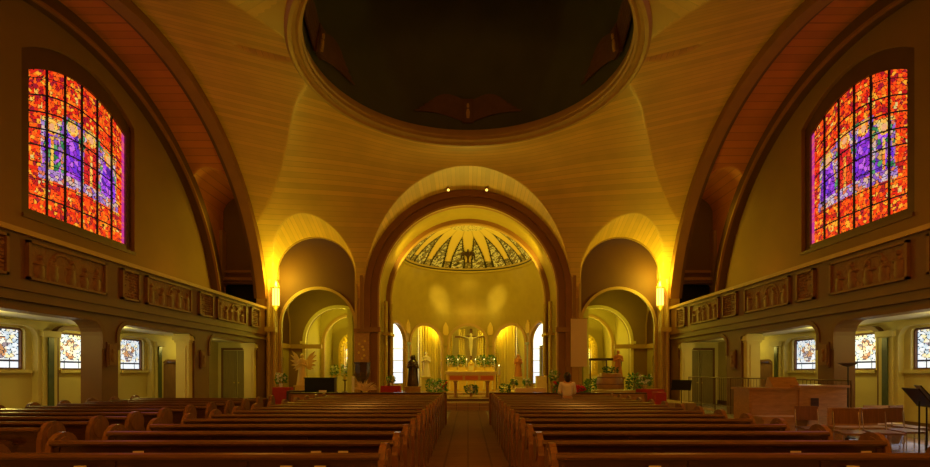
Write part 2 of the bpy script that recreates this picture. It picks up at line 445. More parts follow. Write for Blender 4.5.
# dome
mb = MB(); prof = [(RING*math.cos(R(a)), 6.2*math.sin(R(a))) for a in range(0, 90, 4)] + [(.02, 6.2)]
v = []; f = []; n = 96
for r, z in prof:
    for k in range(n):
        a = 2*PI*k/n; v.append((r*math.cos(a), YD+r*math.sin(a), ZC+.35+z))
for j in range(len(prof)-1):
    for k in range(n): f.append((j*n+k, (j+1)*n+k, (j+1)*n+(k+1) % n, j*n+(k+1) % n))
mb.add(v, f); struct(mb.build('ceiling_dome', 'dome', smooth=True))
def ring_mould(name, prof, m, n=128):
    mb = MB(); v = []; f = []; p = len(prof)
    for k in range(n):
        a = 2*PI*k/n
        for r, z in prof: v.append(((r-.26)*math.cos(a), YD+(r-.26)*math.sin(a), z))
    for k in range(n):
        for j in range(p): f.append((k*p+j, k*p+(j+1) % p, ((k+1) % n)*p+(j+1) % p, ((k+1) % n)*p+j))
    mb.add(v, f); return struct(mb.build(name, m, smooth=True, angle=30))
ring_mould('trim_1', [(6.02, 12.3), (6.02, 11.78), (5.93, 11.70), (5.82, 11.70), (5.80, 11.80), (5.70, 11.84), (5.62, 11.80), (5.55, 11.84), (5.55, 11.96), (5.50, 12.0), (5.50, 12.12), (5.56, 12.28)], 'trim')


# the winged reliefs of the dome
def dome_relief(az, lab):
    mb = MB()
    zc = 13.1; t = math.asin((zc-ZC-.35)/6.2)
    def P(u, h, d):      # u metres along, h metres up, d inward
        el = t+h/6.0; r = RING*math.cos(el)-d; a = az+u/RING
        return (r*math.sin(a), YD+r*math.cos(a), ZC+.35+6.2*math.sin(el)-d*.3)
    t_ = thing('dome_relief', lab, 'relief', group='winged reliefs round the dome')
    for s in (-1, 1):
        for j in range(5):
            L = 2.2-j*.22; pts = []
            N = 14; h0 = -.3+.13*j
            top = []; bot = []
            for k in range(N+1):
                q = k/N; u = s*(.25+L*q); hh = h0+.22*math.sin(PI*q*.9)+.02*j; wd = .10*(1-q)**.5+.02
                top.append((u, hh+wd)); bot.append((u, hh-wd))
            mb.band(bot, top, .10, .17+.012*j, lambda u, v_, a: P(u, v_, a))
    mb.build('wings', 'domerelief', t_)
    b = MB(); b.band([(-.26, -.5), (-.26, .45)], [(.26, -.5), (.26, .45)], .12, .24, lambda u, v_, a: P(u, v_, a)); b.build('frame', 'ribdark', t_)
    b = MB(); b.band([(-.17, -.4), (-.17, .34)], [(.17, -.4), (.17, .34)], .24, .27, lambda u, v_, a: P(u, v_, a)); b.build('panel', 'domerelief', t_)
    b = MB()
    b.band([(-.06, -.32), (-.09, -.1), (-.05, .05)], [(.06, -.32), (.09, -.1), (.05, .05)], .27, .33, lambda u, v_, a: P(u, v_, a))
    b.band([(-.05, .1), (-.06, .18), (-.04, .26)], [(.05, .1), (.06, .18), (.04, .26)], .27, .33, lambda u, v_, a: P(u, v_, a))
    b.build('figure', 'trim', t_)
dome_relief(0, 'winged brown relief with framed figure at the dome rim above the altar arch')
dome_relief(R(-84), 'winged brown relief on the left side of the dark green dome')
dome_relief(R(84), 'winged brown relief on the right side of the dark green dome')

# ---- floor, platform
struct(MB().box(-13.3, 13.3, -6.6, 26.7, -.2, 0).build('floor', 'floor'))
struct(MB().box(-.72, .72, -6, 21.2, .0, .012).build('floor_aisle', 'aisle'))
mb = MB().box(-9.9, 9.9, 21.7, 26.69, 0, .3).box(-12, 12, 26.7, 37.5, -.2, .3).box(-6.0, 6.0, 21.45, 21.7, 0, .15)
struct(mb.build('floor_platform', 'plat'))
struct(MB().box(-3.2, 3.2, 23.0, 26.2, .3, .42).box(-4.4, 4.4, 28.6, 33.3, .3, .45).build('floor_step', 'plat'))

# ---- front wall piers, great arch, chancel, apse
for s in (-1, 1):
    mb = MB().box(*sorted((s*5.4, s*5.85)), 26.0, 26.7, 0, 5.7)
    mb.box(*sorted((s*9.95, s*10.9)), 25.75, 26.7, 0, 6.5)
    mb.box(*sorted((s*9.95, s*10.9)), 26.35, 26.7, 6.5, 10.9)
    struct(mb.build('wall_pier', 'trim'))
    # slender shafts up the corner pier
    struct(MB().cyl((s*10.25, 25.68, 0), (s*10.25, 25.68, 6.4), .1, n=14).cyl((s*9.98, 25.7, 0), (s*9.98, 25.7, 5.0), .07, n=14)
           .box(*sorted((s*9.85, s*10.6)), 25.55, 25.8, 3.7, 3.95).build('trim_shaft', 'trim', smooth=True))
    struct(MB().box(*sorted((s*5.35, s*5.92)), 25.9, 26.1, 3.72, 3.9).box(*sorted((s*4.55, s*5.4)), 25.86, 26.1, 3.72, 3.98)
           .box(*sorted((s*5.45, s*5.6)), 25.88, 26.0, 3.9, 6.8).build('trim_impost', 'rib'))
# great arch ring, stepped, reddish brown
mb = MB()
XY = lambda u, v, a: (u, a, v)
mb.band(arch_path(0, 5.08, 0.3, 5.72, n=64), arch_path(0, 5.40, 0.3, 5.72, n=64), 25.96, 26.7, XY)
mb.band(arch_path(0, 4.70, 0.3, 5.72, n=64), arch_path(0, 5.10, 0.3, 5.72, n=64), 26.12, 26.7, XY)
struct(mb.build('trim_great_arch', 'rib', smooth=True))
struct(MB().band(arch_path(0, 5.40, 3.9, 5.72, n=64), arch_path(0, 5.52, 3.9, 5.72, n=64), 25.9, 26.05, XY)
       .band(arch_path(0, 4.62, .3, 5.72, n=64), arch_path(0, 4.72, .3, 5.72, n=64), 26.05, 26.2, XY).build('trim_arch_edge', 'trim', smooth=True))
# chancel tunnel vault
mb = MB(); pa = arch_path(0, 4.70, .3, 5.72, n=48); pb = arch_path(0, 4.95, .3, 5.72, n=48)
mb.band(pa, pb, 26.7, 29.0, XY)
o = mb.build('wall_chancel', 'conch', smooth=True); struct(o)
struct(MB().band(arch_path(0, 4.42, .3, 5.72, n=48), arch_path(0, 4.72, .3, 5.72, n=48), 28.6, 28.95, XY).build('trim_inner_arch', 'rib', smooth=True))
struct(MB().band(arch_path(0, 4.36, .3, 5.72, n=48), arch_path(0, 4.46, .3, 5.72, n=48), 28.55, 28.7, XY).build('trim_inner_edge', 'trim', smooth=True))
for s in (-1, 1):
    struct(MB().cyl((s*4.5, 27.3, .3), (s*4.5, 27.3, 5.5), .11, n=14).cyl((s*4.35, 28.4, .3), (s*4.35, 28.4, 5.5), .11, n=14)
       .box(*sorted((s*4.2, s*4.7)), 27.1, 28.6, 3.65, 3.8).build('trim_shaft', 'conch', smooth=True))
# apse drum with five arched openings
RA = 4.6; YA = 29.0
def drum(rad, th): return lambda u, v, t: ((rad+th*t)*math.sin(u/RA), YA+(rad+th*t)*math.cos(u/RA), v)
ANG = [-73, -37.5, 0, 37.5, 73]; HW = [1.15, 1.2, 1.26, 1.2, 1.15]
holes = [arch_poly(RA*R(a), h, .47, 3.5) for a, h in zip(ANG, HW)]
struct(wall2d('wall_apse', [(-RA*PI/2, .3), (RA*PI/2, .3), (RA*PI/2, 5.72), (-RA*PI/2, 5.72)], holes, drum(RA, .22), 'conch', grid=.35))
for a, h in zip(ANG, HW):
    c = RA*R(a)
    struct(MB().band(arch_path(c, h-.02, .45, 3.5), arch_path(c, h+.16, .45, 3.5), RA-.07, RA+.1, lambda u, v, q: (q*math.sin(u/RA), YA+q*math.cos(u/RA), v)).build('trim_apse_arch', 'trim', smooth=True))
for a in (-56, -19, 19, 56):
    mb = MB(); c = RA*R(a); mp = lambda u, v, q: (q*math.sin(u/RA), YA+q*math.cos(u/RA), v)
    mb.band([(c-.16, 3.38), (c-.16, 3.53)], [(c+.16, 3.38), (c+.16, 3.53)], RA-.14, RA, mp)
    mb.band([(c-.12, .45), (c-.12, 3.4)], [(c+.12, .45), (c+.12, 3.4)], RA-.05, RA, mp)
    struct(mb.build('trim_apse_pilaster', 'conch' if abs(a) < 40 else 'blue'))
    # small gilt pointed niche ornament between the arches
    mb = MB(); P = lambda u, v, q: (q*math.sin(u/RA), YA+q*math.cos(u/RA), v)
    mb.band([(c-.02, 4.95), (c-.18, 4.65), (c-.2, 4.25), (c-.12, 4.1)], [(c+.02, 4.95), (c+.18, 4.65), (c+.2, 4.25), (c+.12, 4.1)], RA-.07, RA, P)
    t_ = tag(mb.build('wall_ornament', 'gold'), {-56: 'pale gilt pointed ornament between the far left pair of apse arches', -19: 'gilt pointed niche ornament left of the central apse arch', 19: 'gilt pointed niche ornament right of the central apse arch', 56: 'gilt round topped ornament between the far right pair of apse arches'}[a], 'wall ornament', 'ornaments between the apse arches')
# conch (quarter sphere)
def conch_pt(a, e, r=RA): return (r*math.cos(e)*math.sin(a), YA+r*math.cos(e)*math.cos(a), 5.72+r*math.sin(e))
v = []; f = []; na, ne = 64, 40
for j in range(ne+1):
    for i in range(na+1): v.append(conch_pt(R(-90+180*i/na), R(90*j/ne)))
for j in range(ne):
    for i in range(na): f.append((j*(na+1)+i, j*(na+1)+i+1, (j+1)*(na+1)+i+1, (j+1)*(na+1)+i))
struct(MB().add(v, f).build('ceiling_apse', 'conch', smooth=True))

def colour_mesh(name, nu, nv, pf, cf, m, parent=None, keep=None):
    """grid of small tiles whose own colours are given by cf(u,v), u,v in 0..1"""
    v = []; f = []; cols = []
    for j in range(nv+1):
        for i in range(nu+1): v.append(pf(i/nu, j/nv))
    for j in range(nv):
        for i in range(nu):
            u_, v_ = (i+.5)/nu, (j+.5)/nv
            if keep and not keep(u_, v_): continue
            f.append((j*(nu+1)+i, j*(nu+1)+i+1, (j+1)*(nu+1)+i+1, (j+1)*(nu+1)+i)); cols.append(cf(u_, v_))
    me = bpy.data.meshes.new(name); me.from_pydata(v, [], f); me.update()
    at = me.color_attributes.new('Col', 'FLOAT_COLOR', 'CORNER')
    k = 0
    for p in me.polygons:
        for li in p.loop_indices: at.data[li].color = (*cols[p.index], 1)
    me.materials.append(M[m]); o = bpy.data.objects.new(name, me); COL.objects.link(o)
    if parent: o.parent = parent
    return o
def h2(i, j, s=0):
    x = math.sin(i*127.1+j*311.7+s*74.7)*43758.5453; return x-math.floor(x)
def vor(u, v, s=0):
    i0, j0 = math.floor(u), math.floor(v); best = []
    for i in range(i0-1, i0+2):
        for j in range(j0-1, j0+2):
            px = i+h2(i, j, s); py = j+h2(i, j, s+1); best.append((math.hypot(u-px, v-py), i, j))
    best.sort(); return best[1][0]-best[0][0], h2(best[0][1], best[0][2], s+2), h2(best[0][1], best[0][2], s+3)

E0 = R(33)
def mos_col(u, v):
    a = (u-.5)*PI                      # azimuth
    e = v                              # 0 lower edge .. 1 top
    if e < .035: return (.05, .04, .02)
    if e < .06: return (.55, .40, .10)
    n = 8; k = (u*n) % 1.0; d = abs(k-.5)          # k=.5 centre of a dark petal, 0/1 centre of a gold ray
    ray = (1-.55*0)*(.5-d)
    if e > .74: 
        return (.85, .74, .36) if h2(int(u*90), int(v*60)) > .2 else (.40, .32, .14)
    wpet = .36*(1-(max(0, e-.10)/.52)**1.8) if e < .62 else 0
    if wpet > 0 and d < wpet:
        if d > wpet-.07 - .01/(1.05-e): return (.03, .025, .015)
        g, c1, c2 = vor(u*70*math.cos(E0+e*(PI/2-E0))+9, v*26, 5)
        if g < .12: return (.08, .07, .05)
        return (.80, .78, .66) if c1 > .45 else ((.34, .32, .26) if c1 > .2 else (.30, .22, .08))
    if e < .16:
        g, c1, c2 = vor(u*70, v*30, 9)
        return (.10, .08, .04) if g < .14 else ((.50, .42, .20) if c1 > .5 else (.28, .22, .10))
    return (.92, .72, .20) if d > wpet+.05 else (.70, .52, .14)
mo = colour_mesh('apse_mosaic', 220, 90, lambda u, v: conch_pt((u-.5)*PI, E0+v*(PI/2-E0), RA-.03), mos_col, 'mosaic')
tag(mo, 'half-dome mosaic of gold rays and dark scaled petals above the altar', 'mosaic')
# cornice line below the mosaic
mb = MB(); rc = RA*math.cos(E0); zc = 5.72+RA*math.sin(E0)
vs = []; fs = []
for i in range(65):
    a = R(-90+180*i/64)
    for dr, dz in ((.0, -.10), (-.09, -.06), (-.09, .03), (0, .05)):
        vs.append(((rc+dr)*math.sin(a), YA+(rc+dr)*math.cos(a), zc+dz))
for i in range(64):
    for j in range(4): fs.append((i*4+j, i*4+(j+1) % 4, i*4+4+(j+1) % 4, i*4+4+j))
mb.add(vs, fs); struct(mb.build('trim_mosaic_edge', 'conch', smooth=True))
# bird figure above the altar at the mosaic's middle
mb = MB()
def CP(u, h, d):
    u *= .72; h *= .8
    e = E0+R(16)+h/RA; a = u/(RA*math.cos(e)); return conch_pt(a, e, RA-d)
for s in (-1, 1):
    mb.band([(s*.1, .25), (s*.4, .40), (s*.62, .12), (s*.68, -.28)], [(s*.1, -.1), (s*.34, .12), (s*.5, -.05), (s*.62, -.32)], .05, .2, CP)
mb.band([(-.05, .55), (-.11, .35), (-.14, 0), (-.08, -.35), (-.14, -.6)], [(.05, .55), (.11, .35), (.14, 0), (.08, -.35), (.14, -.6)], .05, .28, CP)
tag(mb.build('bird_relief', 'darkwood'), 'dark spread-winged bird at the centre of the gold rays', 'relief')

# ambulatory behind the apse
YY = 6.7
def shell(u, v, t): return ((YY+.3*t)*math.sin(u), YA+(YY+.3*t)*math.cos(u), v)
hs = []
for s in (-1, 1):
    hs.append([(s*R(46)+p[0]*R(10), p[1]) for p in arch_poly(0, 1, .9, 3.9, 1.0)])
struct(wall2d('wall_ambulatory', [(-PI/2, .3), (PI/2, .3), (PI/2, 5.3), (-PI/2, 5.3)], hs, shell, 'chapel', grid=.12))
for s in (-1, 1):
    wnd = thing('window_1', '', 'window'); del wnd['label']; del wnd['category']; struct(wnd)
    vs = [(s*R(46)+p[0]*R(10), p[1]) for p in arch_poly(0, 1, .9, 3.9, 1.0)]
    b = MB(); b.add([shell(u, v, .5) for u, v in vs], [tuple(range(len(vs)))]); b.build('glass', 'daylight', wnd)
    b = MB()
    for z in (1.6, 2.4, 3.2): b.band([(s*R(46)-R(10), z), (s*R(46)-R(10), z+.04)], [(s*R(46)+R(10), z), (s*R(46)+R(10), z+.04)], .2, .4, shell)
    b.build('glazing_bars', 'cream', wnd)
mb = MB(); vs = [shell(R(a), 5.3, 0) for a in range(-90, 91, 6)]
inn = [(RA*math.sin(R(a)), YA+RA*math.cos(R(a)), 5.3) for a in range(-90, 91, 6)]
mb.add(vs+inn, [(i, i+1, len(vs)+i+1, len(vs)+i) for i in range(len(vs)-1)]); struct(mb.build('ceiling_ambulatory', 'chapel'))

# curtains behind the arches either side of the altar
def curtain(a0, a1, label):
    v = []; f = []; n = 140
    for i in range(n+1):
        a = R(a0+(a1-a0)*i/n); r = 5.75+.15*math.sin(i*.62)+.05*math.sin(i*1.1)
        for z in (.35, 4.9): v.append((r*math.sin(a), YA+r*math.cos(a), z))
        for z in (4.9, .35): v.append(((r+.03)*math.sin(a), YA+(r+.03)*math.cos(a), z))
    for i in range(n):
        for j in range(4): f.append((i*4+j, i*4+(j+1) % 4, i*4+4+(j+1) % 4, i*4+4+j))
    return tag(MB().add(v, f).build('curtain', 'curtain', smooth=True), label, 'curtain', 'gold curtains behind the apse arches')
curtain(-35, -11, 'pleated gold curtain hanging behind the arch left of the altar')
curtain(11, 35, 'pleated gold curtain hanging behind the arch right of the altar')

# ---- side arches, blind recess and chapels
for s in (-1, 1):
    cx = s*7.9
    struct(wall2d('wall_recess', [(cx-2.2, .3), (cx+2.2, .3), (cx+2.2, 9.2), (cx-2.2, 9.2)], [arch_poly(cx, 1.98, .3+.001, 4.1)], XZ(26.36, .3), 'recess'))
    struct(MB().band(arch_path(cx, 2.02, 0.3, 6.6), arch_path(cx, 2.15, .3, 6.6), 25.95, 26.06, XY).build('trim_recess', 'trim', smooth=True))
    struct(MB().band(arch_path(cx, 1.9, 0.3, 4.1), arch_path(cx, 2.04, .3, 4.1), 26.28, 26.4, XY).build('trim_side_arch', 'trim', smooth=True))
    # chapel bay walls
    xi = s*5.5; xo = s*10.75
    hol = [arch_poly(28.75, .45, .3, 2.3)]
    struct(wall2d('wall_chapel', [(26.66, .3), (30.0, .3), (30.0, 6.9), (26.66, 6.9)], [[(p[0], max(p[1], .301)) for p in hol[0]]], YZ(xo, s*.3), 'chapel'))
    struct(MB().box(*sorted((xo+s*.3, xo+s*.9)), 27.2, 29.6, .3, 3).build('wall_niche', 'chapel'))
    struct(MB().box(*sorted((xo-s*.18, xo)), 26.7, 30.0, 3.05, 3.3).box(*sorted((xo-s*2.0, xo)), 29.8, 30.0, 3.05, 3.3).build('trim_cornice', 'trim'))
    # dark blind arch over the cornice
    lun = wall2d('wall_lunette', arch_poly(29.0, .95, 3.32, 4.2, 1.3), [], YZ(xo-s*.03, -s*.02), 'ribdark'); struct(lun)
    struct(MB().band(arch_path(29.0, .93, 3.32, 4.2, 1.28), arch_path(29.0, 1.03, 3.32, 4.2, 1.4), xo-s*.1, xo, lambda u, v, a: (a, u, v)).build('trim_lunette', 'trim', smooth=True))
    struct(MB().box(*sorted((xi, xi-s*.3)), 26.66, 36.5, .3, 6.9).build('wall_chapel', 'chapel'))
    struct(MB().box(*sorted((xi-s*.3, xo+s*.3)), 26.66, 36.8, 6.9, 7.1).build('ceiling_chapel', 'chapel'))
    c2 = s*7.75
    for k, (y, hw, spr) in enumerate(((30.0, 2.0, 3.5), (33.4, 1.85, 3.55))):
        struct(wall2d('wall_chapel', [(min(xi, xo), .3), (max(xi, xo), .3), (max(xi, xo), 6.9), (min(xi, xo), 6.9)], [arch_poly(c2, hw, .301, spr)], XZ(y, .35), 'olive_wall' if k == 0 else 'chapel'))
        struct(MB().band(arch_path(c2, hw-.02, .3, spr), arch_path(c2, hw+.16, .3, spr), y-.08, y+.1, XY)
               .box(*sorted((c2+s*hw, c2+s*(hw+.3))), y-.1, y+.02, spr-.15, spr).box(*sorted((c2-s*hw, c2-s*(hw-.2))), y-.1, y+.02, spr-.15, spr).build('trim_chapel_arch', 'trim' if k else 'paleg', smooth=True))
    struct(MB().box(*sorted((xo-s*.9, xo-s*.6)), 30.35, 36.5, .3, 6.9).build('wall_chapel', 'chapel'))
    struct(wall2d('wall_chapel', [(min(xi, xo), .3), (max(xi, xo), .3), (max(xi, xo), 6.9), (min(xi, xo), 6.9)], [], XZ(36.5, .3), 'chapel'))

# ---- transept side walls, galleries, aisles
def lead_col(u, v, pal, s, nu, nv, lead=.12):
    g, c1, c2 = vor(u*nu, v*nv, s)
    if g < lead: return (.010, .006, .006)
    return pal[int(c1*len(pal)) % len(pal)]
REDS = [(.95,.04,.008),(1,.10,.01),(1,.20,.012),(.50,.01,.015),(1,.12,.01),(1,.42,.03),(.75,.02,.01),(1,.08,.01),(.35,.01,.03)]
PURP = [(.26,.03,.70),(.34,.06,.95),(.10,.02,.42),(.55,.14,.95),(.16,.03,.8)]
ROBR = [(.75,.02,.02),(.55,.01,.03),(.9,.08,.02)]
GRN = [(.03,.22,.08),(.10,.38,.15),(.3,.14,.5),(.6,.35,.1)]
WHT = [(.62,.50,.70),(.40,.25,.66),(.70,.50,.42),(.30,.12,.60),(.75,.20,.10)]
YEL = [(1,.62,.10),(.9,.5,.08),(.75,.60,.2),(.9,.25,.03)]
def big_window(figs, seed, band):
    def cf(u, v):
        # outer border of violet and pink glass
        g = u if figs == 4 else 1-u
        if u > .965 or u < .02: return (.55, .04, .32) if h2(int(v*60), 3, seed) > .4 else (.75, .10, .20)
        # saddle bars and mullions
        if abs((u*6) % 1-.5) > .478 or abs((v*8.5) % 1-.5) > .462: return (.008, .005, .006)
        arch_r = 1-.30*0
        lo, hi = .30, .76
        base = lead_col(u, v, REDS if h2(int(u*30), int(v*22), 2) > .10 else REDS+YEL, seed, 34, 40, .07)
        if v > band(u): return base
        if lo-.05 < v < lo+.03 and .10 < u < .92: return lead_col(u, v, WHT, seed+3, 30, 40, .10)
        if lo < v < hi and .12 < u < .90:
            n = 4; k = (u-.12)/.78*n; i = int(k); q = k-i-.5
            top = .70 if i in (1, 2) else .655
            hd = math.hypot(q/.17, (v-(top-.035))/.034)
            if hd < .75: return (.80, .42, .22)
            if hd < 1.6: return lead_col(u, v, YEL, seed+6, 30, 40, .06)
            if v > top: return base if v > top+.03 else lead_col(u, v, GRN if i % 2 else YEL, seed+2, 30, 40)
            wid = .20+.22*min(1, (top-v)/.22)
            if abs(q) < wid:
                pal = [PURP, ROBR, PURP, GRN+PURP][(i+seed) % 4]
                if abs(q) < .07 and v < .55: pal = YEL if i % 2 == 0 else PURP
                return lead_col(u, v, pal, seed+i, 26, 30, .09)
            return lead_col(u, v, WHT+GRN, seed+9, 34, 40, .10)
        return base
    return cf

def side(s, L):
    nm = 'left' if s < 0 else 'right'
    xw = s*13.0
    bz = lambda y: 3.6+9.5*math.sqrt(max(0, 1-((y-YC)/9.6)**2))
    # upper wall with the great window
    out = [(26.3, 3.2), (26.3, 4.2)]+[(y, bz(y)+.12) for y in [YC+9.6*math.cos(PI*k/60) for k in range(1, 60)]]+[(6.8, 4.2), (6.8, 3.2)]
    wz0, wzs, wzc = 6.55, 10.72, 11.45; y0, y1 = 14.98, 19.25
    recess = seg_top(y0-.42, y1+.25, wz0-.36, wzs+.38, wzc+.62)
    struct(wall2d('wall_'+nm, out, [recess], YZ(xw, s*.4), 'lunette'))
    wn = thing('window_1' if s < 0 else 'window_2', '', ''); del wn['label']; del wn['category']; struct(wn)
    wall2d('frame', recess, [seg_top(y0, y1, wz0, wzs, wzc)], YZ(xw+s*.16, s*.2), 'ribdark', parent=wn)
    wall2d('sill', [(y0-.42, wz0-.36), (y1+.25, wz0-.36), (y1+.25, wz0-.24), (y0-.42, wz0-.24)], [], YZ(xw-s*.06, s*.3), 'fascia', parent=wn)
    def pf(u, v):
        y = y0+(y1-y0)*u; t = 2*u-1; top = wzs+(wzc-wzs)*(1-t*t)
        return (xw+s*.24, y, wz0+(top-wz0)*v)
    colour_mesh('stained_glass', 150, 180, pf, big_window(4, 11 if s < 0 else 23, lambda u: .80), 'glass', wn)
    b = MB()
    for k in range(1, 6):
        y = y0+(y1-y0)*k/6; t = 2*k/6-1; b.box(*sorted((xw+s*.19, xw+s*.23)), y-.025, y+.025, wz0, wzs+(wzc-wzs)*(1-t*t))
    b.build('mullions', 'lead', wn)
    # lower aisle wall
    wins = [(10.75, 12.05), (13.38, 14.68), (15.95, 17.22), (18.72, 20.05)]
    holes = [round_top(a, b_, 1.72, 2.93, .12) for a, b_ in wins]+[round_top(21.35, 22.6, .01, 2.1, .3)]
    struct(wall2d('wall_'+nm, [(6.8, 0), (26.0, 0), (26.0, 3.2), (6.8, 3.2)], holes, YZ(xw, s*.3), 'cream'))
    for k, (a, b_) in enumerate(wins):
        wn = thing('window_%d' % (3+k+(0 if s < 0 else 4)), '', ''); del wn['label']; del wn['category']; struct(wn)
        wall2d('frame', round_top(a, b_, 1.72, 2.93, .12), [round_top(a+.05, b_-.05, 1.77, 2.88, .09)], YZ(xw+s*.08, s*.1), 'fascia', parent=wn)
        def cfl(u, v, k=k):
            if u < .03 or u > .97 or v < .03 or v > .97: return (.02, .03, .06)
            if v < .24: 
                if abs(v-.2) < .02 or abs((u*4) % 1-.5) > .46: return (.02, .02, .03)
                return (.80, .90, 1.0)
            g, c1, c2 = vor(u*9+k*3, v*11, 40+k)
            body = math.hypot((u-.48)/.20, (v-.55)/.33) < 1 or math.hypot((u-.5-.1*math.sin(v*9))/.34, (v-.62)/.12) < 1
            if g < .10: return (.02, .03, .05)
            if body: return [(.45,.22,.10),(.75,.60,.40),(.9,.8,.6),(.30,.25,.30),(.6,.3,.15),(.85,.85,.8)][int(c1*6)]
            return [(.85,.93,1.0),(.75,.86,1.0),(.9,.93,.95),(.55,.70,.85),(.95,.85,.5)][int(c1*5)]
        colour_mesh('leaded_glass', 34, 40, lambda u, v, a=a, b_=b_: (xw+s*.15, a+.03+(b_-a-.06)*u, 1.75+1.15*v), cfl, 'glasslow', wn)
        struct(MB().box(*sorted((xw-s*.12, xw)), a-.12, b_+.12, 1.62, 1.72).build('trim_sill', 'cream'))
        # rounded alcove moulding round each window
        al = round_top(a-.42, b_+.36, 0, 3.12, .45); al2 = round_top(a-.28, b_+.22, 0, 3.0, .36)
        struct(MB().band(al2, al, *sorted((xw-s*.18, xw)), lambda u, v, q: (q, u, v)).build('trim_alcove', 'cream' if k % 2 else 'pier'))
    for y in (12.72, 15.3, 17.97, 20.72):
        struct(MB().box(*sorted((xw-s*.22, xw)), y-.26, y+.26, 0, 2.9).box(*sorted((xw-s*.3, xw)), y-.32, y+.32, 2.72, 2.9).build('trim_pilaster', 'cream'))
        struct(MB().box(*sorted((xw-s*.26, xw-s*.2)), y-.1, y+.1, 0, 2.7).build('trim_inlay', 'green'))
    struct(MB().box(*sorted((xw-s*.05, xw)), 6.8, 26, 0, .2).build('baseboard_'+nm, 'pier'))
    d = thing('door_%d' % (1 if s < 0 else 2), '', ''); del d['label']; del d['category']; struct(d)
    wall2d('door_leaf', round_top(21.37, 22.58, .02, 2.08, .28), [], YZ(xw+s*.1, s*.06), 'door', parent=d)
    MB().band(round_top(21.37, 22.58, 0, 2.09, .28), round_top(21.25, 22.7, 0, 2.2, .36), *sorted((xw-s*.04, xw+s*.1)), lambda u, v, q: (q, u, v)).build('door_frame', 'fascia', d)
    MB().ball((xw+s*.07, 22.45, 1.05), .04).build('door_knob', 'gold', d)
    # aisle ceiling / gallery floor
    struct(MB().box(*sorted((s*10.95, s*13.0)), 6.8, 26.0, 3.2, 3.55).build('ceiling_aisle_'+nm, 'white'))
    # arcade: openings with rounded corners
    ops = [(7.1, 9.1), (10.0, 14.2), (14.86, 19.0), (20.1, 24.7)]
    struct(wall2d('wall_arcade_'+nm, [(6.8, 0), (25.75, 0), (25.75, 3.62), (6.8, 3.62)], [round_top(a, b_, .005, 3.1, .42) for a, b_ in ops], YZ(s*10.4, s*.6), 'pier'))
    for a, b_ in ops[1:]:
        struct(MB().band(round_top(a+.02, b_-.02, 2.3, 3.08, .40), round_top(a-.1, b_+.1, 2.3, 3.2, .5), *sorted((s*10.36, s*10.42)), lambda u, v, q: (q, u, v)).build('trim_opening', 'fascia'))
    # pilasters on the piers' camera side, their cream imitating aisle light on that face
    for y, lab in ((14.2, 'nearest'), (19.0, 'middle'), (24.7, 'far')):
        if lab == 'nearest': continue
        t_ = thing('trim_pier_pilaster', '', '', (s*10.7, y-.16, 0)); del t_['label']; del t_['category']; struct(t_)
        b = MB().box(-.24, .24, -.12, .14, .2, 2.75); b.box(-.14, .14, -.15, -.12, .3, 2.65); b.build('shaft', 'cream', t_)
        MB().box(-.28, .28, -.16, .14, 2.75, 2.83).box(-.34, .34, -.22, .14, 2.83, 3.0).box(-.3, .3, -.18, .14, 3.0, 3.08).build('capital', 'cream', t_)
        MB().box(-.3, .3, -.18, .14, 0, .2).build('base', 'cream', t_)
    # small framed picture on piers
    for y, lab in ((14.53, 'near'), (19.55, 'second')):
        t_ = thing('station_picture', 'small framed relief picture on the %s %s-hand pier' % (lab, nm), 'picture', (s*10.38, y, 2.15), group='pictures on the gallery piers')
        b = MB().box(*sorted((0, -s*.05)), -.2, .2, -.36, .36).build('frame', 'fascia', t_)
        b = MB().box(*sorted((-s*.05, -s*.07)), -.15, .15, -.3, .3); b.ball((-s*.07, 0, .1), .03, .06, .08); b.ball((-s*.07, 0, -.08), .03, .09, .14); b.build('relief', 'relief', t_)
    # gallery parapet
    par = struct(MB().box(*sorted((s*10.34, s*10.6)), 6.8, 25.75, 3.55, 3.72).box(*sorted((s*10.4, s*10.58)), 6.8, 25.75, 3.72, 4.86).build('wall_parapet_'+nm, 'fascia'))
    struct(MB().box(*sorted((s*10.3, s*10.7)), 6.8, 25.75, 4.86, 4.98).build('trim_handrail', 'trim'))
    struct(MB().box(*sorted((s*10.28, s*10.4)), 6.8, 25.75, 3.3, 3.38).build('trim_ledge', 'pier'))
    # reliefs
    big = [(11.75, 14.3, 'scene'), (16.1, 18.7, 'scene'), (20.65, 23.3, 'scene')]
    small = [(10.7, 11.25), (14.95, 15.75), (19.25, 20.3), (23.85, 24.8)]
    words = ['nearest', 'middle', 'farthest']
    for k, (a, b_, _) in enumerate(big):
        relief_panel(s, a, b_, 3.84, 4.76, 100*k+(0 if s < 0 else 7), 'scene', 'large brown figure relief on the %s gallery front, %s of three' % (nm, words[k]))
    words = ['nearest the camera', 'second from the camera', 'third from the camera', 'nearest the altar']
    for k, (a, b_) in enumerate(small):
        relief_panel(s, a, b_, 3.84, 4.76, 60+k, 'text', 'narrow carved lettering panel on the %s gallery front, %s' % (nm, words[k]))
    # great side arch ribs
    def ell(da): return [(YC+(9.6-da)*math.cos(PI*k/64), 3.6+(9.5-da)*math.sin(PI*k/64)) for k in range(4, 61)]
    yz = lambda u, v, a: (a, u, v)
    struct(MB().band(ell(.34), ell(-.05), *sorted((s*10.3, s*10.75)), yz).build('trim_side_arch_'+nm, 'rib', smooth=True))
    struct(MB().band(ell(.22), ell(-.05), *sorted((s*10.75, s*10.95)), yz).build('trim_side_arch_'+nm, 'ribdark', smooth=True))
    struct(MB().band(ell(.42), ell(-.05), *sorted((s*12.55, s*13.0)), yz).build('trim_wall_arch_'+nm, 'ribdark', smooth=True))
    struct(MB().band(ell(.50), ell(.40), *sorted((s*12.5, s*12.62)), yz).build('trim_wall_arch_'+nm, 'rib', smooth=True))
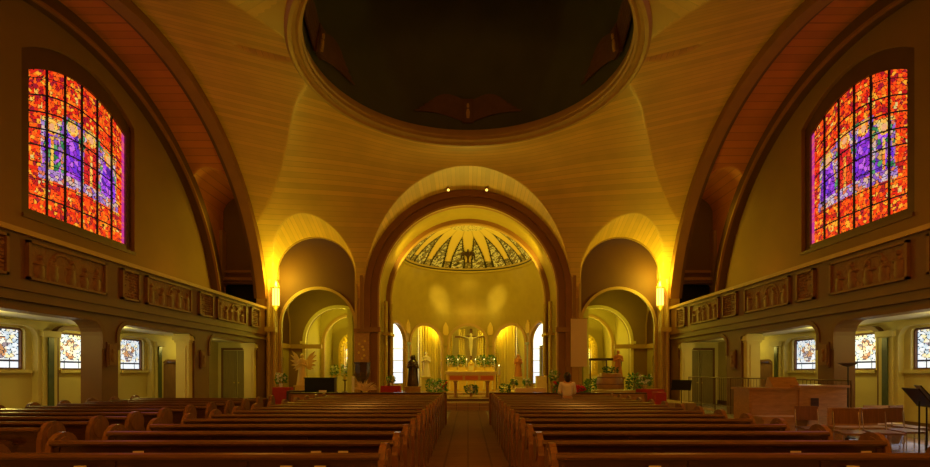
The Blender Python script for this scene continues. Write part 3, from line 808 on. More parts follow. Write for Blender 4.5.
    # end wall of gallery and aisle
    struct(wall2d('wall_end_'+nm, [(min(s*10.9, s*13.3), 3.2), (max(s*10.9, s*13.3), 3.2), (max(s*10.9, s*13.3), 11.4), (min(s*10.9, s*13.3), 11.4)],
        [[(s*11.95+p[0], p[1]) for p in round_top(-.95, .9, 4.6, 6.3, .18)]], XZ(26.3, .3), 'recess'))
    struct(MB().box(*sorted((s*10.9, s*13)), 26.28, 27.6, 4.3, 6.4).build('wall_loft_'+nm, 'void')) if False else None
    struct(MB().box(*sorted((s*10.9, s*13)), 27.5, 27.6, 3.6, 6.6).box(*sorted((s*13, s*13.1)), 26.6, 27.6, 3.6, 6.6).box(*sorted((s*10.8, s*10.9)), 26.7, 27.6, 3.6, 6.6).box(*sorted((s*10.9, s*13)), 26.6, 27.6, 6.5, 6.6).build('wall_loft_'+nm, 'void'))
    struct(MB().box(*sorted((s*10.9, s*13)), 26.1, 26.3, 6.45, 6.6).box(*sorted((s*10.9, s*13)), 26.15, 26.3, 6.85, 6.98).build('trim_loft', 'rib'))
    struct(MB().box(*sorted((s*10.9, s*11.1)), 25.6, 26.3, 6.6, 9.5).box(*sorted((s*12.72, s*12.9)), 25.9, 26.3, 6.6, 9.0).build('trim_jamb', 'rib'))
    struct(MB().box(*sorted((s*10.9, s*13.3)), 26.0, 26.3, 0, 3.6).build('wall_aisle_end_'+nm, 'cream'))
    d = thing('door_%d' % (3 if s < 0 else 4), '', ''); del d['label']; del d['category']; struct(d)
    for k, x in enumerate((s*11.62, s*12.36)):
        lf = MB().box(x-.34, x+.34, 25.93, 25.99, .02, 2.75)
        for z0, z1 in ((.2, 1.1), (1.25, 2.6)): lf.box(x-.24, x+.24, 25.91, 25.93, z0, z1)
        lf = lf.build('door_leaf', 'olive', d)
        MB().ball((x+(s*.26 if k == 0 else -s*.26), 25.88, 1.1), .035).build('door_knob', 'gold', lf)
    MB().box(s*11.99-.8, s*11.99-.72, 25.9, 26.0, 0, 2.85).box(s*11.99+.72, s*11.99+.8, 25.9, 26.0, 0, 2.85).box(s*11.99-.8, s*11.99+.8, 25.9, 26.0, 2.78, 2.9).build('door_frame', 'fascia', d)

def relief_panel(s, y0, y1, z0, z1, seed, kind, lab):
    t_ = thing('gallery_relief', lab, 'relief', (s*10.4, (y0+y1)/2, (z0+z1)/2), group='relief panels of the galleries')
    hw, hh = (y1-y0)/2, (z1-z0)/2
    b = MB()
    for a in ((-hw, hw, hh-.06, hh), (-hw, hw, -hh, -hh+.06), (-hw, -hw+.07, -hh, hh), (hw-.07, hw, -hh, hh)):
        b.box(*sorted((0, -s*.09)), *a)
    b.build('frame', 'relief', t_)
    rr = random.Random(seed); blobs = []
    W, H = 2*hw-.14, 2*hh-.12
    if kind == 'scene':
        nf = 5; 
        for k in range(nf):
            cy = -W/2+W*(k+.5)/nf+rr.uniform(-.07, .07); top = H/2-.16-rr.random()*.16
            blobs.append((cy, top, .062, .07, .06)); blobs.append((cy, top-.30, .12, .27, .05)); blobs.append((cy+rr.uniform(-.1, .1), top-.17, .17, .04, .05))
            blobs.append((cy, -H/2+.15, .15, .2, .045))
        ac = rr.uniform(-.5, .5)
    NU = int(W/.03); NV = 30
    def hgt(y, z):
        h = 0
        if kind == 'scene':
            for (cy, cz, ry, rz, d) in blobs:
                q = ((y-cy)/ry)**2+((z-cz)/rz)**2
                if q < 1: h = max(h, 1.5*d*math.sqrt(1-q))
            r1 = math.hypot(y-ac, z+.05)
            if .34 < r1 < .41 and z > -.05: h = max(h, .035)
            if .32 < abs(y-ac)-.02 < .40 and z <= -.05: h = max(h, .035)
            h = max(h, .012*(h2(int(y*12), int(z*14), seed)))
        else:
            row = int((z+H/2)/.085); cc = int((y+W/2)/.062); fz = ((z+H/2)/.085) % 1; fy = ((y+W/2)/.062) % 1
            if .2 < fz < .85 and h2(row, cc, seed) > .12:
                if fy < .35 or (h2(row, cc, seed+1) > .5 and abs(fz-.5) < .14) or (h2(row, cc, seed+2) > .5 and fz > .7): h = .035
        return h
    v = []; f = []
    for j in range(NV+1):
        for i in range(NU+1):
            y = -W/2+W*i/NU; z = -H/2+H*j/NV; v.append((-s*(.02+hgt(y, z)), y, z))
    for j in range(NV):
        for i in range(NU): f.append((j*(NU+1)+i, j*(NU+1)+i+1, (j+1)*(NU+1)+i+1, (j+1)*(NU+1)+i))
    MB().add(v, f).build('carving', 'relief', t_, smooth=False)

side(-1, 0); side(1, 0)

# ================================================================== THINGS
# ---- pews
def pew(L, name='pew'):
    t_ = thing(name, 'x', 'pew')
    b = MB().box(.03, L-.03, .0, .03, .12, .90)
    n = max(2, round(L/1.2))
    for k in range(n+1): b.box(.03+(L-.14)*k/n, .11+(L-.14)*k/n, -.012, 0, .14, .88)
    b.build('backrest', 'pew', t_)
    prof = [(-.035, .895), (.055, .895), (.062, .925), (.045, .945), (.0, .952), (-.035, .942), (-.045, .918)]
    MB().prism(prof, .03, L-.03).build('top_rail', 'rail', t_)
    MB().box(.03, L-.03, .03, .43, .42, .455).build('seat', 'pew', t_)
    MB().box(.3, L-.3, -.10, -.012, .735, .75).box(.3, L-.3, -.10, -.09, .75, .80).build('book_rack', 'pew', t_)
    MB().box(.25, L-.25, -.30, -.16, .16, .20).box(.5, .54, -.28, -.0, .0, .16).box(L-.54, L-.5, -.28, 0, 0, .16).build('kneeler', 'pew', t_)
    for x0 in (-.015, L-.045):
        pr = [(-.06, 0), (.47, 0), (.47, .60), (.44, .66), (.38, .68)]
        pr += [(.15+.19*math.cos(a), .83+.19*math.sin(a)) for a in [R(-20+20*k) for k in range(11)]]
        pr += [(-.05, .80), (-.06, .5)]
        e = MB().prism(pr, x0, x0+.06)
        e.cyl((x0-.012, .15, .84), (x0+.072, .15, .84), .13, n=20)
        e.build('end_panel', 'pewend', t_)
    return t_
ordw = ['nearest', 'second', 'third', 'fourth', 'fifth', 'sixth', 'seventh', 'eighth', 'ninth', 'tenth', 'eleventh', 'twelfth', 'thirteenth', 'farthest']
ROW = [4.32+.8*k for k in range(14)]
pL = pew(3.56)
for k, y in enumerate(ROW):
    for s in (-1, 1):
        o = pL if (k == 0 and s == -1) else copy_tree(pL)
        o.location = (-4.29 if s < 0 else .73, y, 0)
        o['label'] = 'brown wooden pew in the bank %s of the centre aisle, %s row from the camera' % ('left' if s < 0 else 'right', ordw[k])
        o['group'] = 'pews of the centre banks'
pS = pew(3.75)
first = True
for k in range(10):
    o = pS if first else copy_tree(pS); first = False
    o.location = (-9.1, 6.3+.8*k, 0)
    o['label'] = 'dark wooden pew in the far left side bank, %s row from the camera' % (ordw[k] if k < 9 else 'farthest')
    o['group'] = 'pews of the left side bank'
# first-row screens
for s in (-1, 1):
    t_ = thing('pew_screen', 'brown panelled screen before the front pews, %s of the aisle' % ('left' if s < 0 else 'right'), 'screen', (s*3.12, 15.6, 0), group='screens before the front pews')
    b = MB().box(-2.4, 2.4, 0, .05, .05, .97)
    for k in range(8): b.box(-2.35+.6*k, -1.85+.6*k, -.02, 0, .15, .86)
    b.build('panel', 'wood', t_)
    MB().box(-2.45, 2.45, -.04, .10, .97, 1.01).build('top_rail', 'pew', t_)
    for x in (-2.46, 2.39): MB().box(x, x+.07, -.05, .12, 0, .97).build('post', 'pewend', t_)

# cards in the racks
cards = [(286, 0), (320, 0), (655, 0), (853, 0), (80, 0), (316, 1), (343, 1), (138, 1), (796, 1), (866, 1), (335, 2), (183, 2), (606, 2), (754, 2), (815, 2), (393, 3), (218, 3), (589, 3)]
card0 = None
side_w = {0: 'nearest', 1: 'second', 2: 'third', 3: 'fourth'}
seen = {}
for px, k in sorted(cards, key=lambda c: (c[1], c[0])):
    y = ROW[k]-.066; x = (px-468)/500*y
    sd = 'left' if x < 0 else 'right'; seen[(k, sd)] = seen.get((k, sd), 0)+1
    tot = sum(1 for p, q in cards if q == k and ((p < 468) == (sd == 'left')))
    pos = '' if tot == 1 else ', '+({2: ['left of the two', 'right of the two'], 3: ['leftmost of three', 'middle of three', 'rightmost of three']}[tot][seen[(k, sd)]-1])
    if card0 is None:
        card0 = MB().box(-.05, .05, -.006, .006, 0, .10).box(-.045, .045, -.0085, -.0065, .01, .09).build('prayer_card', 'paper'); o = card0
    else: o = card0.copy(); COL.objects.link(o)
    o.location = (x, y, .751); o.rotation_euler = (rnd.uniform(-.06, .06), rnd.uniform(-.12, .12)*0, rnd.uniform(-.1, .1))
    tag(o, 'pale card on the %s pew %s of the aisle%s' % (side_w[k], sd, pos), 'card', 'cards in the pew racks')

# ---- organ console
t_ = thing('organ_console', 'large brown wooden organ console beside the right-hand pews', 'organ', (7.9, 12.0, 0))
MB().box(-1.15, 0.02, 0, .7, .08, 1.22).box(-1.1, -.05, -.02, 0, .2, 1.1).build('back_panel', 'wood', t_)
MB().box(.02, 1.15, -.06, .9, .08, 1.28).box(.25, .48, -.075, -.06, .8, 1.05).build('side_cabinet', 'wood', t_)
MB().box(.27, .46, -.085, -.075, .82, 1.03).build('vent', 'darkwood', t_)
MB().box(-1.2, .04, -.05, .75, 1.22, 1.27).box(.0, 1.2, -.1, .95, 1.28, 1.33).build('top', 'wood', t_)
MB().box(-1.18, 1.18, -.07, .92, 0, .08).build('plinth', 'darkwood', t_)
MB().prism([(.25, 1.27), (.6, 1.27), (.5, 1.52), (.45, 1.52)], -.42, .25).build('music_desk', 'wood', t_)
t_ = thing('organ_bench', 'low wooden bench in front of the organ console', 'bench', (6.9, 11.0, 0))
MB().box(-.55, .55, -.2, .2, .62, .68).build('seat', 'wood', t_)
for x in (-.5, .44): MB().box(x, x+.06, -.18, .18, 0, .62).build('leg', 'wood', t_)
# microphone-like dish stand behind the console
t_ = thing('dish_stand', 'thin floor stand with a shallow dish under the right gallery', 'stand', (9.5, 12.5, 0))
MB().lathe([(.02, 1.78), (.14, 1.82), (.2, 1.87), (.19, 1.875), (.02, 1.80)]).build('dish', 'iron', t_, smooth=True)
MB().cyl((0, 0, .03), (0, 0, 1.79), .015, n=8).build('pole', 'black', t_)
MB().lathe([(.16, 0), (.16, .02), (.02, .04)]).build('base', 'black', t_)

# ---- iron railing under the right gallery
t_ = thing('railing', 'thin dark metal railing along the right gallery piers', 'railing', (10.2, 13.3, 0))
MB().tube([(0, 0, 1.42), (0, 9.8, 1.42)], .022).build('top_rail', 'iron', t_)
MB().tube([(0, 0, .3), (0, 9.8, .3)], .014).build('bottom_rail', 'iron', t_)
for k in range(9): MB().cyl((0, k*1.22+.02, 0), (0, k*1.22+.02, 1.42), .022, n=8).build('post', 'iron', t_)
for k in range(8):
    b = MB()
    for j in range(1, 7): b.cyl((0, k*1.22+.02+j*.174, .3), (0, k*1.22+.02+j*.174, 1.42), .007, n=6)
    b.build('balusters', 'iron', t_)

# ---- chairs and benches for the choir on the right
def bench_chair():
    c = thing('choir_chair', 'x', 'chair')
    MB().prism([(-.22, .44), (.22, .46), (.22, .50), (-.22, .48)], -.24, .24).build('seat', 'pewend', c)
    MB().box(-.23, .23, .24, .27, .62, .92).build('backrest', 'pewend', c)
    for x in (-.22, .22):
        MB().tube([(x, -.2, 0), (x, -.2, .45), (x, .2, .45)], .011).build('leg', 'chrome', c)
        MB().tube([(x, .32, 0), (x, .2, .45), (x, .255, .9)], .011).build('leg', 'chrome', c)
    return c
ch = bench_chair()
spots = [(7.45, 9.7, 2.9), (8.1, 9.75, 3.1), (8.75, 10.0, 3.3), (7.2, 10.45, 3.0), (9.45, 10.7, 3.5), (8.9, 9.0, 3.9), (9.75, 13.4, 3.2)]
labs = ['wooden seat choir chair with steel legs, closest to the organ console corner', 'wooden choir chair behind the nearest pews, second from the console',
        'wooden choir chair in the middle of the choir seats', 'wooden choir chair close against the organ console side', 'wooden choir chair beside the far right railing post',
        'wooden choir chair on the pale floor beside the black music stands', 'rearmost wooden choir chair below the leaded window']
for k, ((x, y, a), lb) in enumerate(zip(spots, labs)):
    o = ch if k == 0 else copy_tree(ch)
    o.location = (x, y, 0); o.rotation_euler.z = a-PI; o['label'] = lb; o['group'] = 'choir chairs right of the console'
for k, (x0, x1, y, lb) in enumerate(((8.0, 9.1, 10.9, 'low wooden choir bench right of the organ console end'), (9.35, 10.0, 11.6, 'short wooden bench by the right railing'))):
    t_ = thing('choir_bench', lb, 'bench', ((x0+x1)/2, y, 0)); h = (x1-x0)/2
    MB().box(-h, h, -.2, .2, .42, .46).build('seat', 'wood', t_)
    MB().box(-h, h, .2, .24, .42, .86).build('backrest', 'wood', t_)
    for x in (-h+.02, h-.08): MB().box(x, x+.06, -.18, .2, 0, .42).build('leg', 'wood', t_)

# ---- music stands
def music_stand(x, y, a, z, lb, w_=.25):
    t_ = thing('music_stand', lb, 'music stand', (x, y, 0), a, 'black music stands')
    d = MB().prism([(-.02, z), (-.01, z-.015), (.22, z+.30), (.20, z+.31)], -w_, w_); d.box(-w_, w_, -.07, .0, z-.02, z)
    d.build('desk', 'black', t_)
    MB().cyl((0, .08, .12), (0, .08, z+.08), .014, n=8).build('pole', 'black', t_)
    for k in range(3):
        aa = 2*PI*k/3+.4
        MB().tube([(0, .08, .18), (.28*math.cos(aa), .08+.28*math.sin(aa), .012)], .01).build('leg', 'black', t_)
music_stand(7.95, 8.7, 1.25, 1.06, 'black music stand nearest the right edge of the view', .28)
music_stand(8.5, 9.15, 1.0, 1.10, 'black music stand behind the rightmost one, beside the wall window', .28)
music_stand(6.9, 16.2, -.55, 1.08, 'black tilted music stand beside the right corner pier', .3)

# ---- sconces on the corner piers
for s in (-1, 1):
    t_ = thing('wall_lantern', 'glowing lantern on the %s corner pier of the crossing' % ('left' if s < 0 else 'right'), 'lamp', (s*9.78, 25.45, 0), group='lanterns of the corner piers')
    MB().lathe([(.10, 4.95), (.17, 5.05), (.19, 5.55), (.17, 5.9), (.1, 6.0)], n=8).build('lamp_glass', 'lampglass', t_)
    b = MB().lathe([(.21, 5.9), (.21, 5.96), (.08, 6.2), (.02, 6.3)], n=8).lathe([(.02, 4.75), (.12, 4.9), (.19, 4.98), (.19, 5.02), (.1, 5.02)], n=8)
    for k in range(8): b.cyl((.195*math.cos(k*PI/4), .195*math.sin(k*PI/4), 5.0), (.195*math.cos(k*PI/4), .195*math.sin(k*PI/4), 5.93), .012, n=6)
    b.build('cage', 'gold', t_)
    MB().box(-.05, .05, .1, .32, 5.4, 5.5).build('bracket', 'gold', t_)
# small spotlights over the great arch
for x, lb in ((-1.0, 'left'), (.95, 'right')):
    t_ = thing('spotlight', 'tiny %s spotlight fixed above the crown of the great arch' % lb, 'spotlight', (x, 25.6, 11.02), group='spotlights over the great arch')
    MB().cyl((0, 0, 0), (0, -.14, -.1), .07, n=14).build('body', 'trim', t_, smooth=True)
    MB().cyl((0, -.14, -.1), (0, -.15, -.107), .06, n=14).build('lens', 'lampglass', t_)
    MB().cyl((0, 0, 0), (0, .1, .12), .015, n=8).build('bracket', 'black', t_)

# ---- helpers for plants, statues
def foliage(n, rad, h, leaf=.12, seed=1, droop=0., z0=0.):
    rr = random.Random(seed); b = MB()
    for k in range(n):
        a = rr.random()*2*PI; q = rr.random()**.5; zz = z0+rr.random()*h
        env = math.sqrt(max(.05, 1-((zz-z0)/h-.45)**2*2.2))
        p = Vector((rad*q*env*math.cos(a), rad*q*env*math.sin(a), zz))
        d = Vector((math.cos(a), math.sin(a), rr.uniform(-.3, 1.0)-droop)).normalized()
        sd = d.cross(Vector((rr.uniform(-1, 1), rr.uniform(-1, 1), 1))).normalized(); up = d.cross(sd)*.15
        L = leaf*rr.uniform(.7, 1.3); W_ = L*.28
        m1 = p+d*L*.5
        b.add([p, m1+sd*W_+up*L, p+d*L, m1-sd*W_+up*L, m1-up*L*.6], [(0, 1, 4), (1, 2, 4), (2, 3, 4), (3, 0, 4)])
    return b
def flowers(n, rad, h, size=.05, seed=3, z0=0.):
    rr = random.Random(seed); b = MB()
    for k in range(n):
        a = rr.random()*2*PI; q = .5+.5*rr.random(); c = (rad*q*math.cos(a), rad*q*math.sin(a), z0+h*rr.random())
        for j in range(5):
            aj = j*2*PI/5; b.ball((c[0]+size*.6*math.cos(aj), c[1]-.01, c[2]+size*.6*math.sin(aj)), size*.5, size*.3, size*.5, n=6)
        b.ball(c, size*.35, n=6)
    return b
def plant(x, y, z, lb, rad=.3, h=.5, pot='wood', fl=None, leafm='leaf', seed=1, ph=.25, cat='plant', name='potted_plant', n=160, leaf=.13, nfl=14, group=None, ds=.055):
    t_ = thing(name, lb, cat, (x, y, z), group=group)
    MB().lathe([(ph*.42, 0), (ph*.6, ph), (ph*.66, ph), (ph*.66, ph+.03), (ph*.5, ph+.03)]).build('pot', pot, t_, smooth=True)
    foliage(n, rad, h, leaf, seed, z0=ph).build('foliage', leafm, t_)
    if fl: flowers(nfl, rad, h*.8, ds, seed+5, z0=ph+h*.2).build('flowers', fl, t_)
    return t_
def statue(x, y, z, h, lb, robe='plasterstatue', rotz=0, wings=None, ped=.0, pedm='chapel', cloak=None, name='statue'):
    """standing robed figure: one continuous body, base, folded arms"""
    t_ = thing(name, lb, 'statue', (x, y, z), rotz)
    if ped: MB().box(-.26*h/1.2, .26*h/1.2, -.22*h/1.2, .22*h/1.2, 0, ped*.1).box(-.2*h/1.2, .2*h/1.2, -.18*h/1.2, .18*h/1.2, ped*.1, ped*.92).box(-.25*h/1.2, .25*h/1.2, -.22*h/1.2, .22*h/1.2, ped*.92, ped).build('pedestal', pedm, t_)
    k = h/1.0
    prof = [(.16, 0), (.165, .03), (.14, .2), (.12, .38), (.10, .55), (.115, .66), (.135, .76), (.12, .80), (.06, .835), (.045, .85)]
    b = MB(); v = []; f = []; n = 28
    for r, zz in prof:
        for i in range(n):
            a = 2*PI*i/n; fold = 1+.07*math.sin(a*9)*(1 if zz < .55 else .25)
            v.append((k*r*fold*math.cos(a), k*r*fold*.72*math.sin(a), ped+k*zz))
    for j in range(len(prof)-1):
        for i in range(n): f.append((j*n+i, j*n+(i+1) % n, (j+1)*n+(i+1) % n, (j+1)*n+i))
    f.append(tuple(range(n))[::-1]); f.append(tuple((len(prof)-1)*n+i for i in range(n)))
    b.add(v, f)
    b.ball((0, 0, ped+k*.915), .055*k, .06*k, .075*k, n=14)
    b.ball((0, -.06*k, ped+k*.905), .012*k, .015*k, .018*k, n=6)
    for s in (-1, 1):
        sh = Vector((s*.12*k, 0, ped+.77*k)); el = Vector((s*.155*k, -.03*k, ped+.60*k)); hd = Vector((s*.03*k, -.13*k, ped+.67*k))
        b.cyl(sh, el, .045*k, .04*k, 10); b.cyl(el, hd, .042*k, .025*k, 10); b.ball(el, .041*k, n=8); b.ball(hd, .024*k, .03*k, .03*k, n=8)
    b.build('body', robe, t_, smooth=True, angle=60)
    if cloak:
        v = []; f = []; n = 20
        pr = [(.185, .02), (.16, .3), (.135, .55), (.155, .78), (.075, .86), (.085, .93), (.05, 1.0)]
        for r, zz in pr:
            for i in range(n+1):
                a = R(-20+220*i/n); v.append((k*r*math.cos(a), k*r*.8*math.sin(a)+.005, ped+k*zz))
        for j in range(len(pr)-1):
            for i in range(n): f.append((j*(n+1)+i, j*(n+1)+i+1, (j+1)*(n+1)+i+1, (j+1)*(n+1)+i))
        c = MB().add(v, f).build('cloak', cloak, t_, smooth=True); md = c.modifiers.new('thick', 'SOLIDIFY'); md.thickness = .02
    if wings:
        for s in (-1, 1):
            wb = MB()
            for j in range(6):
                L = (.50-.05*j)*k; a0 = Vector((s*.06*k, .09*k, ped+(.72-.02*j)*k)); d = Vector((s*(.62+.02*j), .12, .72-.26*j)).normalized()
                t2 = a0+d*L; m_ = a0+d*L*.55; sd = Vector((d.z, 0, -d.x))*.05*k
                wb.add([a0, m_+sd, t2, m_-sd, a0+Vector((0, .02, 0)), m_+sd+Vector((0, .02, 0)), t2+Vector((0, .02, 0)), m_-sd+Vector((0, .02, 0))],
                       [(0, 1, 2, 3), (7, 6, 5, 4), (0, 4, 5, 1), (1, 5, 6, 2), (2, 6, 7, 3), (3, 7, 4, 0)])
            wb.build('wing', wings, t_)
    return t_
def cloth_table(x, y, z, w_, d, h, lb, m='redcloth', name='covered_table'):
    t_ = thing(name, lb, 'table', (x, y, z))
    v = []; f = []; pts = []
    per = [(-w_/2, -d/2), (w_/2, -d/2), (w_/2, d/2), (-w_/2, d/2)]
    for i in range(4):
        a, b_ = per[i], per[(i+1) % 4]; n = 14
        for k in range(n): pts.append((a[0]+(b_[0]-a[0])*k/n, a[1]+(b_[1]-a[1])*k/n))
    N = len(pts)
    for q, zz in ((1, h), (1.01, h-.04), (1.04, h*.5), (1.08, .03)):
        for i, (px, py) in enumerate(pts):
            wv = 1+.03*math.sin(i*1.9)*(h-zz)/h; v.append((px*q*wv, py*q*wv, zz))
    for j in range(3):
        for i in range(N): f.append((j*N+i, j*N+(i+1) % N, (j+1)*N+(i+1) % N, (j+1)*N+i))
    f.append(tuple(range(N)))
    MB().add(v, f).build('cloth', m, t_, smooth=True, angle=50)
    MB().box(-w_/2+.05, w_/2-.05, -d/2+.05, d/2-.05, h-.06, h-.015).build('table_top', 'wood', t_)
    for sx in (-1, 1):
        for sy in (-1, 1): MB().cyl((sx*(w_/2-.1), sy*(d/2-.1), 0), (sx*(w_/2-.1), sy*(d/2-.1), h-.06), .025, n=8).build('leg', 'wood', t_)
    return t_
def at(px, y): return (px-468)/500*y
def zt(py, y): return 1.65+(372-py)*y/500

# ---- altar table
t_ = thing('altar_table', 'gilded altar table with orange frieze in front of the central arch', 'altar', (at(471.5, 24.4), 24.4, .42))
MB().box(-1.28, 1.28, -.4, .45, 1.15, 1.24).box(-1.2, 1.2, -.36, .41, 1.09, 1.15).build('top', 'paleg', t_)
MB().box(-1.12, 1.12, -.33, .38, .80, 1.09).build('frieze', 'gold', t_)
b = MB()
for k in range(3): b.box(-1.05+.74*k, -.43+.74*k, -.35, -.33, .85, 1.04)
b.build('frieze_panels', 'orange', t_)
for sx in (-1, 1):
    for yy in (-.25, .3): MB().lathe([(.1, 0), (.1, .06), (.06, .1), (.065, .7), (.1, .76), (.1, .8)], (sx*.78, yy, 0)).build('leg', 'wood', t_, smooth=True)
MB().box(-1.1, 1.1, -.3, .35, 0, .04).build('base', 'wood', t_)
plant(at(471, 24.6), 24.45, .46, 'leafy plant with small pale flowers under the altar table', .34, .42, 'wood', 'petal', seed=4, ph=.12)
# ---- high altar behind
YH = 31.6
t_ = thing('high_altar', 'gilded high altar shelf with panels behind the altar table', 'altar', (at(471, YH), YH, .45))
MB().box(-1.55, 1.55, -.3, .5, 0, 1.15).build('body', 'gold', t_)
MB().box(-1.62, 1.62, -.36, .5, 1.15, 1.25).build('ledge', 'paleg', t_)
b = MB()
for k in range(6): b.lathe([(.05, .1), (.07, .14), (.05, .2), (.05, 1.0), (.08, 1.08), (.08, 1.14)], (-1.35+.54*k, -.36, 0), n=10)
b.build('colonnettes', 'paleg', t_)
MB().box(-1.5, 1.5, .1, .5, 1.25, 1.5).build('gradine', 'gold', t_)
t_ = thing('tabernacle', 'small gilded tabernacle in the middle of the high altar', 'tabernacle', (at(471, YH), YH-.16, 1.70))
MB().box(-.2, .2, -.15, .15, 0, .42).build('body', 'gold', t_)
MB().box(-.14, .14, -.17, -.15, .04, .36).build('door', 'paleg', t_)
MB().lathe([(.26, .42), (.26, .46), (.1, .6), (.02, .72)], n=4).build('roof', 'gold', t_)
for k, (dx, lb) in enumerate(((-1.3, 'far left'), (-.66, 'inner left'), (.66, 'inner right'), (1.3, 'far right'))):
    t_ = thing('altar_flowers', 'bushy green arrangement with white flowers on the high altar, %s of four' % lb, 'flowers', (at(471, YH)+dx, YH+.25, 1.95), group='greenery on the high altar')
    MB().lathe([(.07, 0), (.12, .1), (.09, .22), (.1, .25)]).build('vase', 'gold', t_, smooth=True)
    foliage(190, .25, .62, .14, 30+k, z0=.12).build('foliage', 'leaf', t_)
    flowers(12, .22, .5, .05, 31+k, z0=.2).build('flowers', 'petal', t_)
for k, dx in enumerate((-1.45, -.82, -.28, .28, .82, 1.45)):
    t_ = thing('altar_candle', 'tall lit candle in gold holder on the high altar, %s' % ['leftmost', 'second from left', 'just left of the tabernacle', 'just right of the tabernacle', 'second from right', 'rightmost'][k], 'candle', (at(471, YH)+dx, YH-.22, 1.702), group='candles on the high altar')
    MB().lathe([(.06, 0), (.05, .03), (.02, .06), (.025, .25), (.05, .3), (.03, .3)], n=12).build('holder', 'gold', t_, smooth=True)
    MB().cyl((0, 0, .3), (0, 0, .72), .02, n=10).build('wax', 'petal', t_)
    MB().ball((0, 0, .75), .012, .012, .03, n=8).build('flame', 'flame', t_)
# crucifix with cloth strips behind, in the central arch
yb = 34.1
t_ = thing('crucifix', 'pale crucifix figure hung in the central apse arch', 'crucifix', (at(471, yb), yb, 0))
MB().box(-.09, .09, 0, .08, 2.0, 4.6).box(-1.1, 1.1, 0, .08, 3.98, 4.12).build('cross', 'door', t_)
b = MB(); b.ball((0, -.12, 4.18), .09, .09, .12, n=12)
b.lathe([(.05, 2.75), (.07, 2.95), (.09, 3.2), (.13, 3.45), (.11, 3.62), (.14, 3.85), (.16, 3.98), (.06, 4.06)], (0, -.1, 0), n=14, sy=.6)
for s in (-1, 1): b.cyl((s*.13, -.1, 3.95), (s*.75, -.06, 4.14), .045, .03, 10); b.ball((s*.8, -.05, 4.15), .05, n=8)
b.build('figure', 'plasterstatue', t_, smooth=True, angle=60)
for s in (-1, 1):
    v = []; f = []; n = 24
    for i in range(n+1):
        x = at(471, yb)+s*.62+(-.22+.44*i/n); dy = .05*math.sin(i*.9)
        v += [(x, yb+.22+dy, 1.3), (x, yb+.22+dy, 4.6), (x, yb+.25+dy, 4.6), (x, yb+.25+dy, 1.3)]
    for i in range(n):
        for j in range(4): f.append((i*4+j, i*4+(j+1) % 4, i*4+4+(j+1) % 4, i*4+4+j))
    tag(MB().add(v, f).build('hanging_cloth', 'curtain', smooth=True), 'yellow hanging cloth strip just %s of the crucifix' % ('left' if s < 0 else 'right'), 'cloth', 'cloth strips behind the crucifix')

# ---- statues beside the altar
statue(at(427, 32.0)-.05, 31.9, .45, 1.6, 'pale gilded standing saint before the left curtain', 'plasterstatue', 0, ped=.9)
statue(at(518, 32.0), 31.9, .45, 1.45, 'orange and gold robed saint before the right curtain', 'brownrobe', 0, ped=.9, cloak='gold')
statue(at(413, 27.9), 27.9, .85, 1.75, 'tall dark carved figure above the wooden planter box', 'darkwood', .2, ped=.0, cloak='darkwood', name='carved_figure')
t_ = tag(MB().box(-.42, .42, -.3, .3, 0, .50).box(-.46, .46, -.34, .34, .50, .55).build('planter_box', 'wood', loc=(at(413, 27.9), 27.9, .3)), 'square wooden planter box under the dark carved figure', 'planter')
plant(at(432, 26.2), 26.0, .3, 'dark leafy pot plant between planter box and altar', .28, .65, 'wood', None, 'leafd', 12, .3)
plant(at(436, 25), 25.0, .3, 'green plant with white flowers left of the altar table', .3, .7, 'cream', 'petal', 'leaf', 13, .28)
plant(at(443, 27.6), 27.4, .3, 'small red and green plant tight beside the altar steps on the left', .25, .6, 'wood', 'redpetal', 'leafd', 14, .28)
# left table with pink-red cloth and flowers
cloth_table(at(391, 25.1), 25.1, .3, .95, .5, .66, 'red cloth covered side table under the bright left apse window')
plant(at(391, 25.1), 25.1, .965, 'white and green flowers on the red table left of the altar', .2, .34, 'petal', 'petal', 'leaf', 15, .12, leaf=.1, name='flower_vase', cat='flowers')
# right of altar: tall candle stand, pedestal, table
t_ = thing('candle_stand', 'tall slim gilded candle stand right of the altar table', 'candle stand', (at(499, 25.2), 25.2, .3))
MB().lathe([(.17, 0), (.17, .04), (.05, .1), (.035, .5), (.06, .55), (.035, .6), (.035, 1.1), (.09, 1.2)], n=14).build('stand', 'gold', t_, smooth=True)
MB().cyl((0, 0, 1.2), (0, 0, 1.65), .04, n=12).build('wax', 'petal', t_)
MB().ball((0, 0, 1.68), .015, .015, .035, n=8).build('flame', 'flame', t_)
for k in range(3):
    tag(MB().box(0, 1.2-.35*k, 0, 1.6, 0, .17).build('low_step', 'paleg', loc=(at(500, 26.4)+.0, 26.2, .42 if False else .3+.17*k)), ['bottom', 'middle', 'top'][k]+' pale step of the small flight right of the altar', 'step', 'pale steps right of the altar')
t_ = thing('paschal_candle', 'thick white candle on a square pale pedestal near the right apse window', 'candle', (at(541, 26.3), 26.3, .3))
MB().box(-.28, .28, -.28, .28, 0, .75).box(-.26, .26, -.26, .26, .75, 1.15).build('pedestal', 'paleg', t_)
MB().cyl((0, 0, 1.15), (0, 0, 2.75), .085, n=18).build('wax', 'blue', t_, smooth=True)
MB().ball((0, 0, 2.79), .02, .02, .05, n=8).build('flame', 'flame', t_)
cloth_table(at(530, 25.2), 25.2, .3, 1.5, .6, .55, 'low pale cloth table right of the altar', 'banner')
plant(at(505, 25), 25.7-.9, .3, 'short dark plant at the right foot of the altar table', .24, .5, 'wood', None, 'leafd', 17, .25)
plant(at(514, 24.9), 24.9, .85, 'white flower posy on the low table, left end', .16, .3, 'cream', 'petal', 'leaf', 18, .12, leaf=.1, name='flower_vase', cat='flowers')
